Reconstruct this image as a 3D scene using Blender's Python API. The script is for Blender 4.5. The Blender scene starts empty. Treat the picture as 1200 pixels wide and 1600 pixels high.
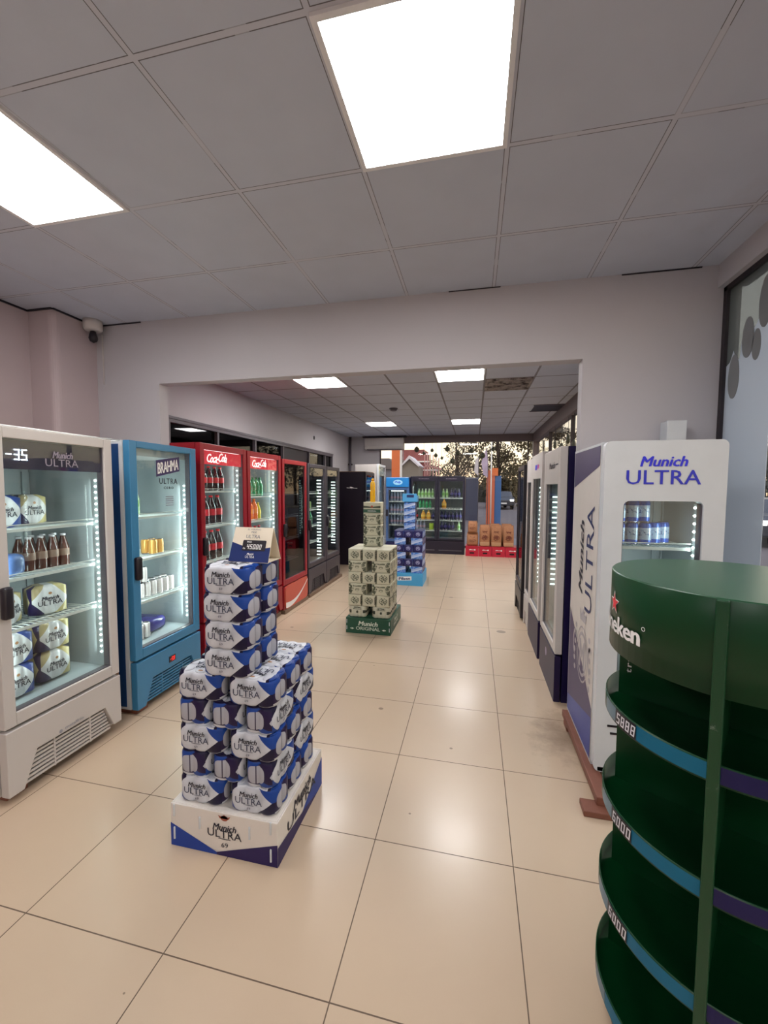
import bpy, bmesh, math, random
from mathutils import Vector, Matrix, Euler
random.seed(11)
PI = math.pi
SC = bpy.context.scene
COL = SC.collection

# ------------------------------------------------------------------ camera, world, exposure
cam_d = bpy.data.cameras.new('camera')
cam_d.sensor_fit = 'HORIZONTAL'; cam_d.sensor_width = 36.0
cam_d.lens = 633.67 / 1200 * 36.0
cam_d.clip_start = 0.02; cam_d.clip_end = 300
cam = bpy.data.objects.new('camera', cam_d); COL.objects.link(cam)
def camera_matrix(p, y, r):
    cy, sy, cp, sp, cr, sr = math.cos(y), math.sin(y), math.cos(p), math.sin(p), math.cos(r), math.sin(r)
    f = Vector((-sy*cp, cy*cp, sp)); right = Vector((cy, sy, 0)); up = right.cross(f)
    r2 = cr*right + sr*up; u2 = -sr*right + cr*up
    return Matrix((r2, u2, -f)).transposed()
cam.matrix_world = Matrix.Translation((0, 0, 1.5984)) @ camera_matrix(-.0612, .2184, .0051).to_4x4()
SC.camera = cam
SC.view_settings.view_transform = 'Standard'; SC.view_settings.look = 'None'
SC.view_settings.exposure = 0.0; SC.view_settings.gamma = 1.0; SC.view_settings.use_curve_mapping = False
PANEL = 24.0            # ceiling panels
LEDW = .75             # fridge LED strips

w = bpy.data.worlds.new('evening_sky'); SC.world = w; w.use_nodes = True
nt = w.node_tree; nt.nodes.clear()
tc = nt.nodes.new('ShaderNodeTexCoord'); sx = nt.nodes.new('ShaderNodeSeparateXYZ')
nt.links.new(tc.outputs['Generated'], sx.inputs[0])
rp = nt.nodes.new('ShaderNodeValToRGB'); nt.links.new(sx.outputs['Z'], rp.inputs[0])
cr = rp.color_ramp; cr.elements[0].position = 0.0; cr.elements[0].color = (1.0, .66, .38, 1)
cr.elements[1].position = 1.0; cr.elements[1].color = (.42, .50, .66, 1)
e = cr.elements.new(.07); e.color = (1.0, .80, .55, 1)
e = cr.elements.new(.25); e.color = (.85, .78, .70, 1)
bg = nt.nodes.new('ShaderNodeBackground'); bg.inputs[1].default_value = 2.1
ow = nt.nodes.new('ShaderNodeOutputWorld'); nt.links.new(rp.outputs[0], bg.inputs[0]); nt.links.new(bg.outputs[0], ow.inputs[0])

# ------------------------------------------------------------------ node expression helper
class X:
    def __init__(s, nt, v): s.nt, s.v = nt, v
    def _m(s, op, *a):
        n = s.nt.nodes.new('ShaderNodeMath'); n.operation = op
        for i, q in enumerate(a):
            if isinstance(q, X): s.nt.links.new(q.v, n.inputs[i])
            else: n.inputs[i].default_value = float(q)
        return X(s.nt, n.outputs[0])
    def __add__(s, o): return s._m('ADD', s, o)
    __radd__ = __add__
    def __sub__(s, o): return s._m('SUBTRACT', s, o)
    def __rsub__(s, o): return s._m('SUBTRACT', o, s)
    def __mul__(s, o): return s._m('MULTIPLY', s, o)
    __rmul__ = __mul__
    def __truediv__(s, o): return s._m('DIVIDE', s, o)
    def lt(s, o): return s._m('LESS_THAN', s, o)
    def gt(s, o): return s._m('GREATER_THAN', s, o)
    def abs(s): return s._m('ABSOLUTE', s)
    def fract(s): return s._m('FRACT', s)
    def sin(s): return s._m('SINE', s)
    def sqrt(s): return s._m('SQRT', s)
    def pw(s, k): return s._m('POWER', s, k)
    def mn(s, o): return s._m('MINIMUM', s, o)
    def mx(s, o): return s._m('MAXIMUM', s, o)
    def clamp(s):
        r = s._m('ADD', s, 0.0); r.v.node.use_clamp = True; return r

def new_mat(name):
    m = bpy.data.materials.new(name); m.use_nodes = True
    nt = m.node_tree; b = nt.nodes['Principled BSDF']
    return m, nt, b
def coords(nt, kind='Object'):
    t = nt.nodes.new('ShaderNodeTexCoord'); s = nt.nodes.new('ShaderNodeSeparateXYZ')
    nt.links.new(t.outputs[kind], s.inputs[0])
    return X(nt, s.outputs[0]), X(nt, s.outputs[1]), X(nt, s.outputs[2])
def position(nt):
    t = nt.nodes.new('ShaderNodeNewGeometry'); s = nt.nodes.new('ShaderNodeSeparateXYZ')
    nt.links.new(t.outputs['Position'], s.inputs[0])
    return X(nt, s.outputs[0]), X(nt, s.outputs[1]), X(nt, s.outputs[2])
def noise(nt, scale, detail=3, kind='Object', rough=.5):
    n = nt.nodes.new('ShaderNodeTexNoise'); n.inputs['Scale'].default_value = scale; n.inputs['Detail'].default_value = detail
    n.inputs['Roughness'].default_value = rough
    if kind == 'Position':
        t = nt.nodes.new('ShaderNodeNewGeometry'); nt.links.new(t.outputs['Position'], n.inputs['Vector'])
    else:
        t = nt.nodes.new('ShaderNodeTexCoord'); nt.links.new(t.outputs[kind], n.inputs['Vector'])
    return X(nt, n.outputs['Fac'])
def mix(nt, fac, a, b):
    n = nt.nodes.new('ShaderNodeMix'); n.data_type = 'RGBA'
    for sock, q in ((n.inputs[0], fac), (n.inputs[6], a), (n.inputs[7], b)):
        if isinstance(q, X): nt.links.new(q.v, sock)
        elif hasattr(q, 'is_output'): nt.links.new(q, sock)
        elif isinstance(q, (int, float)): sock.default_value = q
        else: sock.default_value = (*q[:3], 1)
    return n.outputs[2]
def S(r, g, b):      # sRGB 0-255 to linear
    f = lambda c: (c/255/12.92) if c/255 <= .04045 else ((c/255+.055)/1.055)**2.4
    return (f(r), f(g), f(b))
MC = {}
def mat(name, col, rough=.5, metal=0.0, var=.06, scale=9.0, bump=0.0, spec=.5, coat=0.0):
    if name in MC: return MC[name]
    m, nt, b = new_mat(name)
    n = noise(nt, scale)
    c0 = tuple(max(0, c*(1-var)) for c in col); c1 = tuple(min(1, c*(1+var)) for c in col)
    nt.links.new(mix(nt, n, c0, c1), b.inputs['Base Color'])
    b.inputs['Roughness'].default_value = rough; b.inputs['Metallic'].default_value = metal
    b.inputs['Specular IOR Level'].default_value = spec; b.inputs['Coat Weight'].default_value = coat
    if bump:
        bn = nt.nodes.new('ShaderNodeBump'); bn.inputs['Strength'].default_value = bump; bn.inputs['Distance'].default_value = .01
        nt.links.new(noise(nt, scale*6).v, bn.inputs['Height']); nt.links.new(bn.outputs[0], b.inputs['Normal'])
    MC[name] = m; return m
def emit(name, col, strength, sample=True):
    if name in MC: return MC[name]
    m, nt, b = new_mat(name)
    n = noise(nt, 3)
    nt.links.new(mix(nt, n, col, tuple(c*.97 for c in col)), b.inputs['Emission Color'])
    b.inputs['Base Color'].default_value = (*[min(1, c) for c in col], 1)
    b.inputs['Emission Strength'].default_value = strength
    if not sample: m.cycles.emission_sampling = 'NONE'
    MC[name] = m; return m
def glass(name, tint=(1, 1, 1), refl=.10, rough=.02, opaque=0.0, ocol=(.02, .02, .03)):
    if name in MC: return MC[name]
    m, nt, b = new_mat(name)
    tr = nt.nodes.new('ShaderNodeBsdfTransparent'); tr.inputs[0].default_value = (*tint, 1)
    gl = nt.nodes.new('ShaderNodeBsdfGlossy'); gl.inputs['Roughness'].default_value = rough
    fr = nt.nodes.new('ShaderNodeLayerWeight'); fr.inputs[0].default_value = .5
    f = X(nt, fr.outputs['Facing']).pw(5)*.75 + refl*.5 + noise(nt, 2.0)*.006
    f = f.clamp()
    ms = nt.nodes.new('ShaderNodeMixShader'); nt.links.new(f.v, ms.inputs[0])
    last = tr.outputs[0]
    if opaque:
        d1 = nt.nodes.new('ShaderNodeBsdfDiffuse'); d1.inputs[0].default_value = (*ocol, 1)
        d2 = nt.nodes.new('ShaderNodeBsdfTranslucent'); d2.inputs[0].default_value = (*ocol, 1)
        df = nt.nodes.new('ShaderNodeMixShader'); df.inputs[0].default_value = .4; nt.links.new(d1.outputs[0], df.inputs[1]); nt.links.new(d2.outputs[0], df.inputs[2])
        m2 = nt.nodes.new('ShaderNodeMixShader'); m2.inputs[0].default_value = opaque
        nt.links.new(tr.outputs[0], m2.inputs[1]); nt.links.new(df.outputs[0], m2.inputs[2]); last = m2.outputs[0]
    nt.links.new(last, ms.inputs[1]); nt.links.new(gl.outputs[0], ms.inputs[2])
    nt.links.new(ms.outputs[0], nt.nodes['Material Output'].inputs[0])
    MC[name] = m; return m

# ------------------------------------------------------------------ mesh helpers
class MB:
    def __init__(s): s.v, s.f, s.m, s.sm = [], [], [], []
    def add(s, vs, fs, mi=0, smooth=False):
        o = len(s.v); s.v += [tuple(v) for v in vs]
        for f in fs: s.f.append([o+i for i in f]); s.m.append(mi); s.sm.append(smooth)
        return s
    def box(s, x0, x1, y0, y1, z0, z1, mi=0):
        return s.add([(x, y, z) for z in (z0, z1) for y in (y0, y1) for x in (x0, x1)],
                     [(0, 2, 3, 1), (4, 5, 7, 6), (0, 1, 5, 4), (2, 6, 7, 3), (0, 4, 6, 2), (1, 3, 7, 5)], mi)
    def rbox(s, x0, x1, y0, y1, z0, z1, r, mi=0, seg=2):
        bm = bmesh.new(); bmesh.ops.create_cube(bm, size=1)
        for v in bm.verts: v.co = ((x0+x1)/2+v.co.x*(x1-x0), (y0+y1)/2+v.co.y*(y1-y0), (z0+z1)/2+v.co.z*(z1-z0))
        bmesh.ops.bevel(bm, geom=bm.edges[:], offset=r, segments=seg, affect='EDGES', profile=.5)
        return s._bm(bm, mi, True)
    def _bm(s, bm, mi, smooth=False):
        bm.verts.index_update()
        s.add([v.co[:] for v in bm.verts], [[v.index for v in f.verts] for f in bm.faces], mi, smooth); bm.free(); return s
    def prism(s, poly, axis, a, b, mi=0, mi_side=None):
        # poly of 2-D points; axis 'x','y','z' is the extrusion direction from a to b
        def P(u, v, t): return (t, u, v) if axis == 'x' else ((u, t, v) if axis == 'y' else (u, v, t))
        n = len(poly); vs = [P(u, v, a) for u, v in poly] + [P(u, v, b) for u, v in poly]
        s.add(vs, [list(range(n))[::-1], list(range(n, 2*n))], mi)
        o = len(s.v) - 2*n
        for i in range(n):
            j = (i+1) % n; s.f.append([o+i, o+j, o+n+j, o+n+i]); s.m.append(mi if mi_side is None else mi_side); s.sm.append(False)
        return s
    def lathe(s, prof, seg=20, c=(0, 0, 0), mi=0, mis=None, smooth=True):
        # prof: list of (r, z)
        o = len(s.v); n = len(prof)
        for r, z in prof:
            for k in range(seg):
                a = 2*PI*k/seg; s.v.append((c[0]+r*math.cos(a), c[1]+r*math.sin(a), c[2]+z))
        for i in range(n-1):
            for k in range(seg):
                k2 = (k+1) % seg
                s.f.append([o+i*seg+k, o+i*seg+k2, o+(i+1)*seg+k2, o+(i+1)*seg+k]); s.m.append(mis[i] if mis else mi); s.sm.append(smooth)
        s.f.append([o+k for k in range(seg)][::-1]); s.m.append(mis[0] if mis else mi); s.sm.append(False)
        s.f.append([o+(n-1)*seg+k for k in range(seg)]); s.m.append(mis[-1] if mis else mi); s.sm.append(False)
        return s
    def tube(s, pts, r, seg=6, mi=0):
        pts = [Vector(p) for p in pts]; o = len(s.v); n = len(pts)
        for i, p in enumerate(pts):
            d = (pts[min(i+1, n-1)] - pts[max(i-1, 0)]).normalized()
            a = d.orthogonal().normalized() if abs(d.z) > .9 else d.cross(Vector((0, 0, 1))).normalized()
            b = d.cross(a)
            for k in range(seg):
                t = 2*PI*k/seg; s.v.append(tuple(p + r*(math.cos(t)*a + math.sin(t)*b)))
        for i in range(n-1):
            for k in range(seg):
                k2 = (k+1) % seg; s.f.append([o+i*seg+k, o+i*seg+k2, o+(i+1)*seg+k2, o+(i+1)*seg+k]); s.m.append(mi); s.sm.append(True)
        s.f.append([o+k for k in range(seg)][::-1]); s.m.append(mi); s.sm.append(False)
        s.f.append([o+(n-1)*seg+k for k in range(seg)]); s.m.append(mi); s.sm.append(False)
        return s
    def mesh(s, name, mats):
        me = bpy.data.meshes.new(name); me.from_pydata(s.v, [], s.f)
        for m in (mats if isinstance(mats, (list, tuple)) else [mats]): me.materials.append(m)
        me.polygons.foreach_set('material_index', s.m); me.polygons.foreach_set('use_smooth', s.sm)
        bm = bmesh.new(); bm.from_mesh(me); bmesh.ops.recalc_face_normals(bm, faces=bm.faces[:]); bm.to_mesh(me); bm.free()
        me.update(); return me
def link(o, parent=None, **kw):
    COL.objects.link(o)
    if parent is not None: o.parent = parent
    for k, v in kw.items(): o[k] = v
    return o
def obj(name, mb, mats, parent=None, loc=(0, 0, 0), rotz=0.0, bevel=0.0, **kw):
    me = mb if isinstance(mb, bpy.types.Mesh) else mb.mesh(name, mats)
    o = bpy.data.objects.new(name, me); o.location = loc; o.rotation_euler = (0, 0, rotz)
    if bevel:
        b = o.modifiers.new('bevel', 'BEVEL'); b.width = bevel; b.segments = 2; b.limit_method = 'ANGLE'; b.angle_limit = .7
    return link(o, parent, **kw)
def thing(name, label, cat, loc=(0, 0, 0), rotz=0.0, group=None):
    o = bpy.data.objects.new(name, None); o.empty_display_size = .1; o.location = loc; o.rotation_euler = (0, 0, rotz)
    link(o, None, label=label, category=cat)
    if group: o['group'] = group
    return o
def tag(o, label, cat, group=None):
    o['label'] = label; o['category'] = cat
    if group: o['group'] = group
    return o
def struct(name, mb, mats, parent=None, **kw):
    o = obj(name, mb, mats, parent, **kw)
    if parent is None: o['kind'] = 'structure'
    return o

_tc = {}
def text_tris(txt, shear=0.0, bold=0.0, spacing=1.0):
    key = (txt, shear, bold, spacing)
    if key in _tc: return _tc[key]
    c = bpy.data.curves.new('t', 'FONT'); c.body = txt; c.shear = shear; c.offset = 0.0; c.space_character = spacing; c.resolution_u = 2
    o = bpy.data.objects.new('t', c); COL.objects.link(o)
    bpy.context.view_layer.update()
    me = bpy.data.meshes.new_from_object(o.evaluated_get(bpy.context.evaluated_depsgraph_get()))
    vs = [v.co.copy() for v in me.vertices]; fs = [list(p.vertices) for p in me.polygons]
    bpy.data.objects.remove(o); bpy.data.curves.remove(c); bpy.data.meshes.remove(me)
    if bold:                       # heavier strokes: the same outline laid down a few times, each slightly shifted and a hair in front of the last
        v0, f0 = vs, fs; vs, fs = [], []
        for k, (dx, dy) in enumerate(((0, 0), (bold*1.1, 0), (bold*2.2, 0), (bold*1.1, bold*.9))):
            o_ = len(vs); vs += [Vector((v.x+dx, v.y+dy, k)) for v in v0]; fs += [[q+o_ for q in f] for f in f0]
    x0 = min(v.x for v in vs); x1 = max(v.x for v in vs); y0 = min(v.y for v in vs); y1 = max(v.y for v in vs)
    vs = [((v.x-(x0+x1)/2)/(x1-x0), (v.y-(y0+y1)/2)/(y1-y0), v.z*.00025) for v in vs]
    _tc[key] = (vs, fs); return _tc[key]
def put_text(mb, txt, cx, cz, wd, ht, mapf, mi=0, shear=0.0, bold=0.0, spacing=1.0, rot=0.0, skew=0.0):
    """lays the text, wd x ht, centred on (cx, cz) of a face; mapf(u, v) -> 3-D point on that face"""
    vs, fs = text_tris(txt, shear, bold, spacing)
    c, s = math.cos(rot), math.sin(rot); out = []
    e_ = 1e-3; p0 = Vector(mapf(cx, cz)); nrm = (Vector(mapf(cx+e_, cz))-p0).cross(Vector(mapf(cx, cz+e_))-p0).normalized()
    for u, v, k in vs:
        a, b = u*wd, v*ht + skew*u*wd
        out.append(tuple(Vector(mapf(cx + a*c - b*s, cz + a*s + b*c)) + nrm*k))
    mb.add(out, fs, mi)
def front(y): return lambda u, v: (u, y, v)
SEG7 = {'0': 'abcdef', '1': 'bc', '2': 'abged', '3': 'abgcd', '4': 'fgbc', '5': 'afgcd', '6': 'afgedc', '8': 'abcdefg', '9': 'abcfgd', '-': 'g'}
def seven(mb, txt, x, z, wd, ht, mapf, mi=0, t=.16, slant=.12):
    for ch in txt:
        if ch == '.':
            q = [(x-.12*wd, z), (x+.02*wd, z), (x+.02*wd, z+.14*wd), (x-.12*wd, z+.14*wd)]
            mb.add([mapf(*p) for p in q], [(0, 1, 2, 3)], mi); continue
        W, H, T = wd*.72, ht, wd*t
        R = {'a': (0, H-T, W, H), 'd': (0, 0, W, T), 'g': (0, H/2-T/2, W, H/2+T/2), 'b': (W-T, H/2, W, H), 'c': (W-T, 0, W, H/2), 'f': (0, H/2, T, H), 'e': (0, 0, T, H/2)}
        for sgm in SEG7[ch]:
            a, b, c, d = R[sgm]
            q = [(x+a+slant*b, z+b), (x+c+slant*b, z+b), (x+c+slant*d, z+d), (x+a+slant*d, z+d)]
            mb.add([mapf(*p) for p in q], [(0, 1, 2, 3)], mi)
        x += wd
def poly(mb, pts, mapf, mi=0): mb.add([mapf(*p) for p in pts], [list(range(len(pts)))], mi)
def disc(mb, cx, cz, rx, rz, mapf, mi=0, n=24): poly(mb, [(cx+rx*math.cos(2*PI*k/n), cz+rz*math.sin(2*PI*k/n)) for k in range(n)], mapf, mi)
def ring(mb, cx, cz, r0, r1, mapf, mi=0, n=28, a0=0, a1=2*PI, sz=1.0):
    for k in range(n):
        t0, t1 = a0+(a1-a0)*k/n, a0+(a1-a0)*(k+1)/n
        poly(mb, [(cx+r*math.cos(t), cz+sz*r*math.sin(t)) for r, t in ((r0, t0), (r1, t0), (r1, t1), (r0, t1))], mapf, mi)

def add_text(parent, name, items, mats, **kw):
    mb = MB()
    for it in items: it(mb)
    return obj(name, mb, mats, parent, **kw)

# ------------------------------------------------------------------ surface materials
def floor_material():
    m, nt, b = new_mat('floor_tiles')
    x, y, z = position(nt)
    fx = ((x - .1897)/.6).fract(); fy = ((y - 1.1006)/.6).fract()
    ln = (fx - .5).abs().gt(.4965).mx((fy - .5).abs().gt(.4965))
    n1 = noise(nt, 1.3, 4, 'Position'); n2 = noise(nt, 4, 3, 'Position')
    base = mix(nt, n1, S(206, 184, 157), S(189, 165, 139))
    base = mix(nt, n2*.35, base, S(190, 166, 146))
    # worn brown dirt in front of the white fridge on the right, and small dried spots
    d = ((x-.60)*(x-.60)*9 + (y-2.72)*(y-2.72)*5).sqrt()
    ns = noise(nt, 7, 6, 'Position', .7)
    st = (1.05 - d - (ns*1.6 - .55).abs()).clamp()
    base = mix(nt, st*.75, base, S(96, 70, 52))
    sp = None
    for px, py, r in ((-.63, 2.77, .018), (-.28, 1.88, .006), (-.85, 3.45, .008), (-.11, 2.43, .010), (-.3, 5.9, .03), (.32, 4.6, .05), (-1.05, .98, .004), (-2.0, 4.2, .02)):
        q = ((x-px)*(x-px) + (y-py)*(y-py)*1.6).sqrt().lt(r)
        sp = q if sp is None else sp.mx(q)
    base = mix(nt, sp*.65, base, S(84, 62, 44))
    col = mix(nt, ln, base, S(92, 72, 54))
    nt.links.new(col, b.inputs['Base Color'])
    b.inputs['Specular IOR Level'].default_value = .6; b.inputs['Coat Weight'].default_value = .10; b.inputs['Coat Roughness'].default_value = .14
    rr = n2*.05 + .28 + ln*.3 + st*.2
    nt.links.new(rr.v, b.inputs['Roughness'])
    return m
def ceiling_material():
    m, nt, b = new_mat('ceiling_tiles')
    x, y, z = position(nt)
    ux = (((x + 1.095)/.6).fract() - .5).abs(); uy = (((y - 1.18)/.6).fract() - .5).abs()
    e = ux.mx(uy)                     # .5 on the grid line
    bar = e.gt(.482); n = noise(nt, 5, 4, 'Position'); edge = e.gt(.480)*e.lt(.485)
    bk = noise(nt, 2.2, 3, 'Position').gt(.44)
    col = mix(nt, n, S(192, 196, 208), S(182, 186, 198))
    col = mix(nt, bar*.5, col, S(198, 194, 200))
    col = mix(nt, edge*(bk*.5 + .35), col, S(70, 60, 60))
    back = y.gt(3.0)
    col = mix(nt, bar*back*.75, col, S(96, 88, 88))
    # old damp stains on the tiles
    ns = noise(nt, 1.1, 5, 'Position', .65)
    col = mix(nt, ((ns - .62)*4).clamp()*.3, col, S(150, 125, 100))
    nt.links.new(col, b.inputs['Base Color']); b.inputs['Roughness'].default_value = .75
    bn = nt.nodes.new('ShaderNodeBump'); bn.inputs['Strength'].default_value = .6; bn.inputs['Distance'].default_value = .004
    nt.links.new((1 - bar*.6).v, bn.inputs['Height']); nt.links.new(bn.outputs[0], b.inputs['Normal'])
    return m
def wall_material(name, c):
    m, nt, b = new_mat(name)
    n = noise(nt, 1.5, 4, 'Position'); n2 = noise(nt, 9, 6, 'Position', .75); n3 = noise(nt, 3.1, 2, 'Position')
    col = mix(nt, n, tuple(q*.95 for q in c), tuple(min(1, q*1.04) for q in c))
    col = mix(nt, ((n2 - .70)*8).clamp()*((n3-.45)*4).clamp()*.5, col, S(70, 60, 58))
    nt.links.new(col, b.inputs['Base Color']); b.inputs['Roughness'].default_value = .7
    bn = nt.nodes.new('ShaderNodeBump'); bn.inputs['Strength'].default_value = .15; bn.inputs['Distance'].default_value = .01
    nt.links.new(noise(nt, 12, 3, 'Position').v, bn.inputs['Height']); nt.links.new(bn.outputs[0], b.inputs['Normal'])
    return m
M_floor, M_ceil = floor_material(), ceiling_material()
M_wall = wall_material('wall_paint', S(186, 182, 186))
M_wall2 = wall_material('wall_paint_left', S(184, 168, 170))
M_alu = mat('dark_aluminium', S(62, 56, 60), .4, .6)
M_beam = mat('beam_paint', S(110, 96, 96), .6)
M_glass = glass('window_glass', (.93, .95, .95), .05)
M_darkglass = glass('dark_window_glass', (.12, .12, .13), .10)
M_white = mat('white_enamel', S(206, 210, 214), .35)
M_white2 = mat('white_worn_enamel', S(198, 192, 188), .4, var=.05, scale=4)
M_blue = mat('blue_enamel', S(62, 128, 170), .3)
M_bluepanel = mat('deep_blue_side', S(28, 66, 118), .35)
M_red = mat('red_enamel', S(150, 12, 32), .3)
M_coral = mat('orange_red_panel', S(196, 84, 66), .4)
M_black = mat('black_plastic', S(26, 20, 30), .35)
M_blackbody = mat('black_side_panel', S(20, 6, 26), .45)
M_grey = mat('grey_plastic', S(90, 84, 92), .4)
M_navy = mat('navy_enamel', S(28, 17, 58), .4, spec=.35)
M_navyd = mat('dark_navy_enamel', S(18, 8, 56), .4, spec=.3)
M_liner = mat('fridge_liner', S(164, 172, 176), .35)
M_linerd = mat('dark_fridge_liner', S(44, 44, 50), .45)
M_wire = mat('white_wire', S(226, 230, 228), .35)
M_chrome = mat('chrome', S(200, 200, 205), .2, .9)
M_pane = glass('fridge_glass', (.93, .96, .95), .055)
M_panedark = glass('tinted_fridge_glass', (.45, .46, .48), .09)
M_led = emit('led_dot', (.86, 1.0, .95), 14.0, False)
M_ledstreak = emit('led_streak', (.86, 1.0, .95), 4.0, False)  # glow for LED reflections built as solid streaks
M_ledoff = emit('led_dot_dim', (.6, 1.0, .9), 2.2, False)
M_wood = mat('reddish_brown_wood', S(122, 74, 58), .55, var=.25, scale=20)
M_wood2 = mat('plain_wood', S(120, 96, 78), .6, var=.2, scale=20)
M_inkd = mat('dark_ink', S(24, 24, 44), .5)
M_inkb = mat('navy_ink', S(30, 44, 96), .5)
M_inkw = mat('white_ink', S(240, 238, 236), .5)
M_inkg = mat('grey_ink', S(150, 150, 162), .5)
M_inkblue = mat('bright_blue_lettering', S(24, 30, 214), .35)
M_inkred = mat('red_ink', S(200, 40, 44), .5)
M_gold = mat('gold_ink', S(176, 130, 90), .5)
M_royal = mat('royal_blue_print', S(26, 62, 150), .45, spec=.3)
M_purple = mat('dark_purple_print', S(52, 34, 88), .45)
M_panel = emit('light_diffuser', (1.0, .985, .98), PANEL)
M_panel2 = emit('back_light_diffuser', (1.0, .985, .98), PANEL*1.6)
M_frame = mat('light_frame', S(225, 222, 222), .5)

# ------------------------------------------------------------------ the setting
HC = 2.97
X0, X1 = -3.45, 1.47          # side walls
YB, YW, YE = -2.4, 2.96, 10.9 # rear, header wall, end wall
struct('floor', MB().box(-3.6, 1.62, YB-.1, 11.0, -.12, 0), M_floor)
struct('ceiling', MB().box(-3.6, 1.62, YB-.1, 11.0, HC, HC+.1), M_ceil)
struct('wall_left', MB().box(X0-.12, X0, YB, YW+.1, 0, HC), M_wall2)
struct('wall_rear', MB().box(X0-.12, X1+.12, YB-.12, YB, 0, HC), M_wall)
# header wall with the wide opening (jambs, lintel)
hw = MB()
hw.box(X0, -2.59, YW, YW+.10, 0, HC); hw.box(-2.59, .685, YW, YW+.10, 2.452, HC); hw.box(.685, X1+.1, YW, YW+.10, 0, HC)
struct('wall_back', hw, M_wall)
# rounded column in the corner
cb = MB(); pr = [(X0, 2.59), (-3.26, 2.59)] + [(-3.26+.05*math.sin(a), 2.64-.05*math.cos(a)) for a in (.3, .6, .9, 1.2, 1.57)] + [(-3.21, YW), (X0, YW)]
cb.prism(pr, 'z', 0, HC); struct('trim_1', cb, M_wall2)
# dark gap where ceiling meets wall
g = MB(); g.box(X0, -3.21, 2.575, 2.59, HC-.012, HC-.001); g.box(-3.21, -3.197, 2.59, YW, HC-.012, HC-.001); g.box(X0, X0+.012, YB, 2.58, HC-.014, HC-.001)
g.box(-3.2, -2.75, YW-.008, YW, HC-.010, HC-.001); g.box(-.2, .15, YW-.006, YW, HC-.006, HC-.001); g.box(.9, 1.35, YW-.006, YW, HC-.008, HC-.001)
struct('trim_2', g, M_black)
# back room
lw = MB(); lw.box(-3.52, -3.42, YW+.1, 4.0, 0, HC); lw.box(-3.52, -3.42, 4.0, 9.5, 2.37, HC); lw.box(-3.52, -3.42, 4.0, 9.5, 0, .9); lw.box(-3.52, -3.42, 9.5, YE+.1, 0, HC)
struct('wall_left_back', lw, M_wall)
wm = MB()
for yy in (4.02, 4.93, 5.9, 6.86, 8.04, 9.0, 9.48): wm.box(-3.47, -3.40, yy-.02, yy+.02, .9, 2.37)
wm.box(-3.47, -3.395, 4.0, 9.5, 2.33, 2.37); wm.box(-3.47, -3.395, 4.0, 9.5, .9, .94); wm.box(-3.425, -3.385, 3.1, 9.5, 2.37, 2.40)
struct('window_1', wm, M_grey)
struct('window_2', MB().box(-3.452, -3.446, 4.0, 9.48, .9, 2.35), M_darkglass)
struct('window_3', MB().box(-3.445, -3.43, 6.88, 8.02, .92, 2.33), M_blackbody)
dk = MB(); dk.box(-5.0, -4.9, 3.0, 10.5, 0, 2.9); dk.box(-5, -3.52, 3.0, 3.1, 0, 2.9); dk.box(-5, -3.52, 10.4, 10.5, 0, 2.9); dk.box(-5, -3.52, 3, 10.5, 2.8, 2.9); dk.box(-5, -3.52, 3, 10.5, -.1, 0)
struct('wall_dark_room', dk, mat('dark_room', S(58, 46, 50), .8))
struct('wall_end', MB().box(-3.52, -2.55, YE, YE+.12, 0, HC), M_wall)
struct('trim_3', MB().box(-2.55, 1.5, YE-.02, YE+.12, 2.79, HC), M_beam)
struct('window_4', MB().box(-2.55, 1.43, YE+.03, YE+.04, 0, 2.79), M_glass)
fm = MB()
for xx in (-2.55, 1.30): fm.box(xx, xx+.03, YE+.01, YE+.06, 0, 2.79)
fm.box(-2.55, 1.43, YE+.01, YE+.06, 0, .05)
struct('trim_4', fm, M_alu)
struct('trim_5', MB().box(1.43, 1.56, YE-.12, YE+.12, 0, HC), M_beam)
# right-hand glass wall, back room
struct('trim_6', MB().box(1.42, 1.55, YW+.1, YE-.1, 2.74, HC), M_beam)
struct('window_5', MB().box(1.50, 1.51, YW+.1, YE-.12, 0, 2.74), M_glass)
fm = MB()
for yy in (5.0, 6.95, 8.9): fm.box(1.47, 1.53, yy-.02, yy+.02, 0, 2.74)
struct('trim_7', fm, M_alu)
# right-hand glass wall, front room
struct('trim_8', MB().box(1.44, 1.60, YB, YW, 2.83, HC), M_wall)
struct('window_6', MB().box(1.50, 1.508, YB, YW, 0, 2.83), M_glass)
fm = MB(); fm.box(1.475, 1.53, YW-.035, YW, 0, 2.83); fm.box(1.475, 1.53, YB, YW, 2.80, 2.83); fm.box(1.49, 1.52, 2.495, 2.515, 2.25, 2.80)
struct('trim_9', fm, M_alu)
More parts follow.
